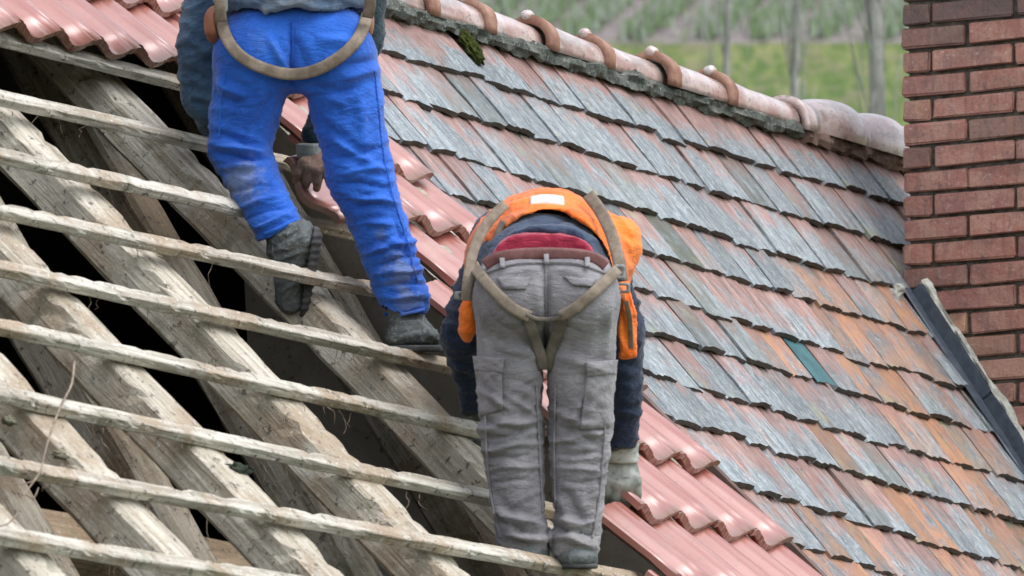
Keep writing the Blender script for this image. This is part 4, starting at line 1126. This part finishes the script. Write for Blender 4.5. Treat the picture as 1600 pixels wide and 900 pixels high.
def grey_trousers(X):
    d = ell(X, (853, 455, 20), (112, 84, 92))
    d = smin(d, ell(X, (802, 470, -28), (60, 66, 62)), 24); d = smin(d, ell(X, (906, 470, -28), (60, 66, 62)), 24)
    d = smin(d, cap(X, (853, 415, 40), (853, 420, 100), 92, 88, .8), 22)
    L = smin(cap(X, (800, 480, 0), (800, 665, 10), 60, 51, 1.05), cap(X, (800, 665, 10), (815, 845, 0), 50, 41, 1.0), 10)
    R_ = smin(cap(X, (907, 480, 0), (906, 660, 10), 61, 50, 1.05), cap(X, (906, 660, 10), (900, 852, 0), 50, 36, 1.0), 10)
    L = smin(L, ell(X, (826, 842, 0), (40, 28, 46)), 10); R_ = smin(R_, ell(X, (899, 850, 0), (36, 28, 44)), 10)
    legs = smax(np.minimum(L, R_), -999 + 0 * X[0], 1)
    gap = np.clip(4.5 - np.abs(X[1] - 625) * .05, 1.6, 4.5) - np.abs(X[0] - (853 + (X[1] - 700) * .02)); legs = np.where(X[1] > 560, smax(legs, gap, 3), legs)
    d = smin(d, legs, 10)
    cl = np.exp(-((X[0] - 853) / 5.0) ** 2) * np.clip((X[1] - 410) / 50, 0, 1) * np.clip((590 - X[1]) / 40, 0, 1) * (X[2] < 20); d = d + cl * 9
    wst = (396 + ((X[0] - 853) / 95.0) ** 2 * 12) - X[1] - np.clip(X[2] + 20, 0, 200) * .10
    d = smax(d, wst, 3)
    d = smax(d, np.where(X[0] < 853, X[1] - 868 - (X[0] - 820) * .04, X[1] - 879), 3)
    hol = np.minimum(cap(X, (822, 850, 0), (822, 900, 0), 30, 30), cap(X, (900, 860, 0), (900, 910, 0), 27, 27))
    return smax(d, -hol, 3)
GRF = [(745, 655, 815, 672, 6, -6), (748, 668, 845, 655, 6, 6), (750, 690, 830, 672, 5, -6), (752, 703, 845, 690, 5, 5), (755, 718, 830, 712, 5, -5), (760, 735, 846, 728, 5, 4), (765, 752, 830, 750, 5, -3.5),
 (745, 610, 800, 640, 6, 5), (790, 620, 845, 648, 6, 4), (742, 585, 770, 640, 6, -4), (800, 590, 846, 610, 7, -3.5), (775, 540, 840, 560, 8, 3), (770, 500, 830, 540, 7, -3), (760, 770, 800, 830, 7, 4), (775, 800, 845, 822, 6, 5), (780, 818, 850, 836, 5, -6), (785, 838, 858, 842, 5, 4),
 (862, 640, 930, 672, 7, 5), (868, 662, 944, 700, 7, -5), (862, 690, 945, 676, 6, 5), (866, 712, 945, 708, 5, -5), (868, 730, 940, 738, 5, 4), (866, 750, 930, 752, 5, -3.5), (870, 770, 900, 850, 8, 5), (885, 770, 925, 835, 7, -4),
 (862, 822, 930, 838, 5, -7), (864, 838, 930, 852, 5, 5), (866, 812, 925, 818, 5, 4), (925, 600, 890, 660, 6, 4), (905, 625, 950, 645, 6, -4), (900, 670, 948, 655, 5, 5), (870, 560, 940, 575, 8, 3),
 (840, 500, 800, 520, 7, -3), (866, 505, 910, 520, 7, -3), (800, 425, 845, 422, 6, 2.5), (865, 425, 915, 428, 6, 2.5), (750, 470, 760, 560, 7, 3), (955, 470, 945, 560, 7, 3), (835, 430, 846, 500, 8, 2.5)]
def gr_disp(V):
    m = np.clip((V[:, 1] - 520) / 80, .3, 1); return cloth_noise(V, 2.9, .012, .045, 21, .2) * m + folds(V, GRF)
gt = GR.make('trousers', grey_trousers, (715, 365, -110), (985, 900, 175), 2.7, G_TR, disp=gr_disp, keep=True)
gv = GR.bvh
# layers of the bent torso: its axis runs away from the camera
sL = (782, 372, 360); sR = (930, 372, 360)
gL = (716, 560, 400); hL = (755, 655, 450); gRt = (982, 560, 380); hR = (972, 738, (hit(972, 770, PL)[2] - tG) / GR.q - 160)
print('hand z', hR)
def grey_body(X):
    d = ell(X, (853, 470, 40), (80, 62, 60)); d = smin(d, cap(X, (853, 455, 60), (856, 400, 340), 66, 78, 1), 24)
    d = smin(d, cap(X, sL, sR, 34, 34), 16); d = smin(d, cap(X, (856, 395, 380), (858, 440, 440), 30, 27), 12)
    d = smin(d, ell(X, (858, 486, 480), (40, 54, 46)), 10); d = smin(d, ell(X, (858, 500, 528), (8, 12, 12)), 5); d = smin(d, ell(X, (817, 486, 478), (6, 15, 10)), 3); d = smin(d, ell(X, (899, 486, 478), (6, 15, 10)), 3)
    for a, b, c in ((sL, gL, hL), (sR, gRt, hR)):
        d = smin(d, cap(X, a, b, 25, 19), 10); d = smin(d, cap(X, b, (c[0], c[1] - 34, c[2] - 12), 19, 12), 6)
    for a, b, c in (((803, 480, 10), (800, 665, 10), (820, 850, 5)), ((905, 480, 10), (906, 660, 10), (900, 860, 5))):
        d = smin(d, cap(X, a, b, 44, 30), 14); d = smin(d, cap(X, b, c, 30, 19), 8)
    return d
GR.make('body', grey_body, (680, 280, -60), (1030, 890, max(560, hR[2] + 40)), 6.5, M['skin'])
GR.make('hair', lambda X: smax(ell(X, (858, 480, 476), (45, 55, 51)), (X[2] - 492) - (X[1] - 480) * -.3, 5), (800, 410, 410), (915, 550, 540), 5, M['hair'], disp=lambda V: 2 * noise3(V, .1, .1, .1, 1))
def tubez(X, cx, cy, rx, ry, z0, z1, grow=0.0):
    t = np.clip((X[2] - z0) / (z1 - z0), 0, 1); rx_ = rx * (1 + grow * t); ry_ = ry * (1 + grow * t); cy_ = cy - 4 * t
    k = np.sqrt(((X[0] - cx) / rx_) ** 2 + ((X[1] - cy_) / ry_) ** 2); return (k - 1) * min(rx, ry)
def shirt(X):
    d = ((np.abs((X[0] - 850) / 86) ** 3 + np.abs((X[1] - 450) / 86) ** 3) ** (1 / 3.) - 1) * 84; d = smax(d, -22 - X[2], 4); d = smax(d, X[2] - 260, 20); return smax(d, X[1] - 440, 4)
GR.make('shirt', shirt, (740, 345, -40), (960, 450, 270), 4, G_SH, disp=lambda V: cloth_noise(V, 2, .02, .05, 3, 0))
def sweater(X):
    o_ = tubez(X, 849, 440, 94, 86, 24, 92, .20); i_ = tubez(X, 849, 442, 86, 79, 24, 100, .10)
    o_ = np.minimum(o_, smax(tubez(X, 849, 440, 95, 90, 24, 60, 0), np.abs(X[2] - 32) - 9, 5))
    hem = (24 + np.clip(X[1] - 400, 0, 200) * .25 + 5 * np.sin(X[0] * .05)) - X[2]
    d = smax(smax(o_, -i_, 2.5), hem, 4); d = smin(d, smax(cap(X, (856, 400, 250), (856, 392, 340), 96, 90), 250 - X[2], 8), 10)
    d = smin(d, smax(cap(X, sL, sR, 46, 46), -(X[2] - 300), 4), 12)
    return smax(d, X[1] - 535, 6)
GR.make('sweater', sweater, (720, 315, 0), (990, 545, 450), 3.6, G_SW, disp=lambda V: cloth_noise(V, 2.2, .012, .05, 31, 0) + folds(V, [(760, 385, 820, 345, 5, 3.5), (800, 352, 900, 342, 5, -3), (880, 348, 940, 388, 5, 3.5), (770, 400, 790, 365, 5, -3), (930, 365, 945, 400, 5, -3)]), keep=True)
gs = GR.bvh
def vest(X):
    o_ = tubez(X, 855, 430, 103, 106, 66, 150, .22); i_ = tubez(X, 855, 432, 98, 100, 66, 150, .20)
    hem = (66 + np.clip(X[1] - 420, 0, 150) * .35 + 6 * np.sin(X[0] * .06)) - X[2]
    d = smax(smax(o_, -i_, 2.5), hem, 4)
    d = smin(d, smax(ell(X, (858, 410, 300), (128, 112, 80)), 270 - X[2], 8), 10)
    d = smin(d, ell(X, (968, 385, 250), (34, 48, 70)), 16)
    d = smax(d, (X[1] - 470) + (np.abs(X[0] - 858) < 70) * -40, 6)
    # loose side panels hanging in front of the sleeves
    p1 = rbox(X, (982, 500, 205), (16, 62, 14), 6); p1 = smax(p1, (X[0] - 982) * .9 - (X[1] - 435) * .22, 3)
    p2 = ell(X, (730, 500, 175), (16, 36, 22)); return smin(smin(d, p1, 8), p2, 8)
GR.make('vest', vest, (690, 285, 40), (1015, 575, 400), 3.6, G_VE, disp=lambda V: cloth_noise(V, 3.0, .02, .03, 41, -.2) + folds(V, [(950, 360, 985, 420, 6, 4), (960, 345, 998, 380, 6, -4), (760, 340, 830, 305, 5, 3), (850, 305, 920, 310, 5, -3), (972, 450, 990, 540, 5, 4)]), keep=True)
gve = GR.bvh
def band(X, x0, x1, zc, wd):
    o_ = tubez(X, 855, 430, 105.5, 109, 66, 150, .22); i_ = tubez(X, 855, 432, 98, 102, 66, 150, .20)
    return smax(smax(smax(o_, -i_, 1), np.abs(X[2] - zc) - wd, 1.5), np.maximum(x0 - X[0], X[0] - x1), 1)
GR.make('reflective_band', lambda X: band(X, 828, 882, 104, 17), (820, 280, 60), (890, 340, 140), 2.4, simple('grey_white_reflective_tape', (.55, .53, .50), (.72, .70, .68), 20, .4, .2))
# sleeves
def slg(a, b, c, r0, r1, r2, yend):
    def fn(X):
        d = smin(cap(X, a, b, r0, r1), cap(X, b, c, r1, r2), 12); return smax(d, X[1] - yend, 4)
    return fn
GR.make('sleeve', slg(sL, (720, 520, 300), (752, 665, 400), 44, 31, 25, 648), (660, 320, 240), (830, 665, 460), 4, G_SL, disp=lambda V: cloth_noise(V, 4, .02, .04, 51, .3) + folds(V, [(692, 480, 740, 500, 6, 4), (695, 520, 740, 530, 6, -4), (705, 570, 745, 585, 6, 4)]))
GR.make('sleeve', slg(sR, (976, 520, 330), (968, 700, hR[2] - 30), 44, 31, 30, 704), (915, 320, 270), (1025, 720, hR[2] + 30), 4, G_SL, disp=lambda V: cloth_noise(V, 4, .02, .04, 61, .3) + folds(V, [(960, 480, 1002, 470, 6, 4), (960, 560, 1000, 575, 6, -4), (955, 640, 995, 650, 6, 4)]))
# gloved hands: the right one grips the edge of a new tile
zz = hR[2]
hand(GR, 'glove', (970, 700, zz - 6), (972, 738, zz), [((958, 752, zz - 12), (950, 768, zz - 6), (948, 778, zz + 8)), ((968, 757, zz - 16), (963, 776, zz - 8), (962, 786, zz + 8)), ((980, 757, zz - 16), (979, 777, zz - 8), (978, 788, zz + 8)), ((991, 752, zz - 12), (994, 769, zz - 6), (994, 780, zz + 8))], M['glove_white'], pr=27, fr=9.5, thumb=((950, 728, zz - 6), (940, 742, zz - 14), (938, 756, zz - 6)))
GR.make('glove_cuff', lambda X: smax(smax(cap(X, (968, 690, zz - 10), (970, 726, zz - 4), 32, 27), -cap(X, (968, 680, zz - 10), (968, 706, zz - 8), 24, 22), 2), np.maximum(-(X[1] - 700 + (X[0] - 970) * .3), X[1] - 724), 2), (930, 685, zz - 50), (1012, 760, zz + 40), 2.4, M['glove_white'], disp=lambda V: 2 * noise3(V, .07, .07, .07, 5))
hand(GR, 'glove', (752, 640, 410), (756, 668, 440), [((746, 682, 436), (742, 696, 440), (742, 704, 452)), ((754, 686, 432), (752, 702, 438), (752, 710, 450)), ((763, 686, 432), (763, 702, 438), (763, 710, 450)), ((772, 682, 436), (774, 696, 440), (775, 704, 452))], M['glove_white'], pr=20, fr=7, thumb=((776, 664, 436), (785, 676, 434), (788, 688, 438)), h=2.6)
for pts in ([(757, 620), (760, 700), (768, 780), (782, 840)], [(948, 620), (943, 700), (936, 780), (926, 840)], [(838, 600), (843, 700), (848, 800)], [(868, 600), (866, 700), (868, 800)]):
    GR.ribbon('leg_seam', pts, 3.0, G_TR, gv, 1.6, .3, parent=gt)
# belt, loops, pockets
belt = GR.ribbon('belt', [(757, 415), (775, 404), (805, 398), (853, 396), (900, 398), (930, 404), (947, 416)], 19, simple('red_brown_leather_belt', (.12, .045, .045), (.21, .09, .085), 25, .55, .3), gv, 4, 2)
for (x, y) in ((784, 403), (853, 397), (917, 402)):
    GR.ribbon('belt_loop', [(x, y - 13), (x + .5, y), (x + 1, y + 15)], 8, G_TR, gv, 3, 7, parent=gt)
GR.ribbon('waistband_seam', [(756, 428), (800, 413), (853, 410), (905, 413), (948, 428)], 3.2, G_TR, gv, 1.6, .6, parent=gt)
GR.ribbon('seat_seam', [(853, 412), (853, 450), (854, 500), (853, 545)], 3.0, G_TR, gv, 1.5, .3, parent=gt)
GR.patch('pocket_flap', [(776, 434), (830, 432), (822, 452), (786, 452)], G_TR, gv, 3.5, 1, gt, 10, 2, 2)
GR.patch('pocket_flap', [(880, 432), (932, 436), (924, 448), (896, 446)], G_TR, gv, 3.5, 1, gt, 10, 2, 2)
GR.patch('cargo_pocket', [(741, 572), (783, 566), (786, 640), (750, 650)], G_TR, gv, 5, 1.5, gt, 14, 5, 6)
GR.patch('cargo_pocket', [(918, 578), (961, 574), (954, 668), (906, 672)], G_TR, gv, 5, 1.5, gt, 14, 5, 6)
GR.patch('pocket_flap', [(738, 556), (788, 560), (785, 582), (741, 578)], G_TR, gv, 9, 2.5, gt, 12, 3, 3)
GR.patch('pocket_flap', [(915, 566), (966, 562), (962, 584), (917, 588)], G_TR, gv, 9, 2.5, gt, 12, 3, 3)
# harness
GR.ribbon('harness_strap', [(738, 412), (752, 432), (775, 458), (802, 482), (828, 495)], 18, M['strap'], gv, 4, 3)
GR.ribbon('harness_strap', [(966, 420), (946, 440), (920, 464), (895, 484), (874, 495)], 18, M['strap'], gv, 4, 3)
GR.ribbon('harness_strap', [(822, 492), (838, 498), (853, 499), (868, 498), (880, 491)], 7, M['strap_dark'], gv, 5, 5)
GR.ribbon('harness_strap', [(826, 500), (834, 525), (844, 552), (850, 578)], 17, M['strap_dark'], gv, 4, 3)
GR.ribbon('harness_strap', [(878, 500), (869, 525), (860, 552), (854, 578)], 17, M['strap_dark'], gv, 4, 3)
GR.ribbon('harness_strap', [(728, 470, -10), (732, 430, -12), (742, 385, 30), (762, 348, 60), (790, 318, 90)], 17, M['strap'], gve, 4, 4)
GR.ribbon('harness_strap', [(972, 440, 10), (966, 405, 20), (955, 365, 50), (938, 330, 80), (918, 303, 110)], 20, M['strap'], gve, 4, 4)
GR.ribbon('harness_strap', [(768, 470 - 60, 48), (772, 380, 60), (786, 345, 70)], 9, M['strap_dark'], gs, 3, 4)
GR.ribbon('harness_strap', [(978, 470, 60), (984, 500, 90), (986, 545, 120)], 8, M['strap'], gve, 3, 10)
for (x, y, a, b) in ((736, 436, 10, 13), (729, 462, 20, 7), (968, 425, 9, 12), (973, 450, 12, 8)):
    GR.make('buckle', lambda X, x=x, y=y, a=a, b=b: smax(rbox(X, (x, y, -6), (a, b, 6), 3), -rbox(X, (x, y, -6), (a * .5, b * .5, 20), 1), 1), (x - a - 4, y - b - 4, -20), (x + a + 4, y + b + 4, 8), 1.8, M['metal'])
# boots
for (cx, cy, s_) in ((826, 850, -1), (900, 858, 1)):
    o = GR.make('boot', lambda X, cx=cx, cy=cy: smax(smin(smin(cap(X, (cx, cy - 30, 0), (cx, cy + 10, 0), 30, 31), ell(X, (cx, cy + 12, -6), (32, 22, 42)), 8), cap(X, (cx, cy + 12, 20), (cx, cy + 14, 90), 28, 24), 12), X[1] - (cy + 24), 2), (cx - 50, cy - 70, -60), (cx + 50, cy + 40, 130), 3, M['boot'], disp=lambda V: cloth_noise(V, 2, .05, .05, 9, .2))
    GR.make('sole', lambda X, cx=cx, cy=cy: smax(smax(smin(ell(X, (cx, cy + 26, 0), (34, 40, 44)), cap(X, (cx, cy + 26, 0), (cx, cy + 26, 92), 30, 25), 8), X[1] - (cy + 31), 1.5), -(X[1] - (cy + 22)), 1.5), (cx - 50, cy + 12, -60), (cx + 50, cy + 40, 130), 2.4, M['rubber'], parent=o)
# dry roots and twigs caught on the battens
def twig(pts, r0, zoff=.05):
    P = [Vector(at(x, y, hit(x, y, PL)[2] - zoff - .012 * i)) for i, (x, y) in enumerate(catmull2(pts))]
    c = P[0].copy(); V = []; F = []; tube(V, F, [p - c for p in P], [r0 * (1 - .6 * i / len(P)) for i in range(len(P))], 5); return c, V, F
def catmull2(pts):
    return [(p[0], p[1]) for p in catmull(pts, 9)]
roots = thing('dry_root', 'dry reddish root trailing down over the lowest battens at the far left', 'root', tuple(Vector(at(95, 600, hit(95, 600, PL)[2] - .05))))
for pts, r0 in (([(116, 565), (112, 600), (98, 628), (84, 662), (72, 700), (62, 738), (40, 770), (28, 800)], .004), ([(64, 735), (52, 752), (30, 756), (4, 756)], .003), ([(40, 772), (52, 780), (60, 762)], .0026), ([(30, 800), (10, 820), (-10, 822)], .003)):
    c, V, F = twig(pts, r0); o = bpy.data.objects.new('strand', mesh('strand', V, F, M['twig'], True)); link(o, roots); o.location = c - roots.location
# splinters and moss clumps lodged on battens and rafters
for (x, y, s, sx) in ((388, 715, .034, 1.5), (30, 636, .022, 1.2), (262, 383, .016, 1.2), (110, 690, .02, 1.5)):
    u, v, t = hit(x, y, PL)
    obj('moss_clump', blob(x, s * sx, s * .6, s * .5, simple('dark_wet_moss', (.02, .035, .022), (.07, .09, .055), 60, .95, 1.0, .02) if s > .03 else simple('dry_moss', (.10, .095, .06), (.2, .19, .13), 40, .95, .8), 'moss_clump', 3, .8, 5), house, frame(posL(u, v, -.045), r_, -Dn(PL), Nn(PL)))

# torn fibres and cobweb threads hanging from the undersides of the battens
V = []; F = []
rf = random.Random(5)
for _ in range(90):
    k = rf.randrange(1, 9); u = rf.uniform(-8.6, -5.3) * KK
    P = Vector(posL(u, row_v(k, u) + .026, -.028)); L = rf.uniform(.02, .075); pts = [P.copy()]
    for q in range(4): P = P + Vector((rf.gauss(0, .006), rf.gauss(0, .006), -L / 4)); pts.append(P.copy())
    tube(V, F, [p - Vector(house.location) for p in pts], [.0013, .0012, .001, .0009, .0006], 3)
o = bpy.data.objects.new('hanging_fibre', mesh('hanging_fibre', V, F, M['twig'])); link(o, house); o['kind'] = 'stuff'
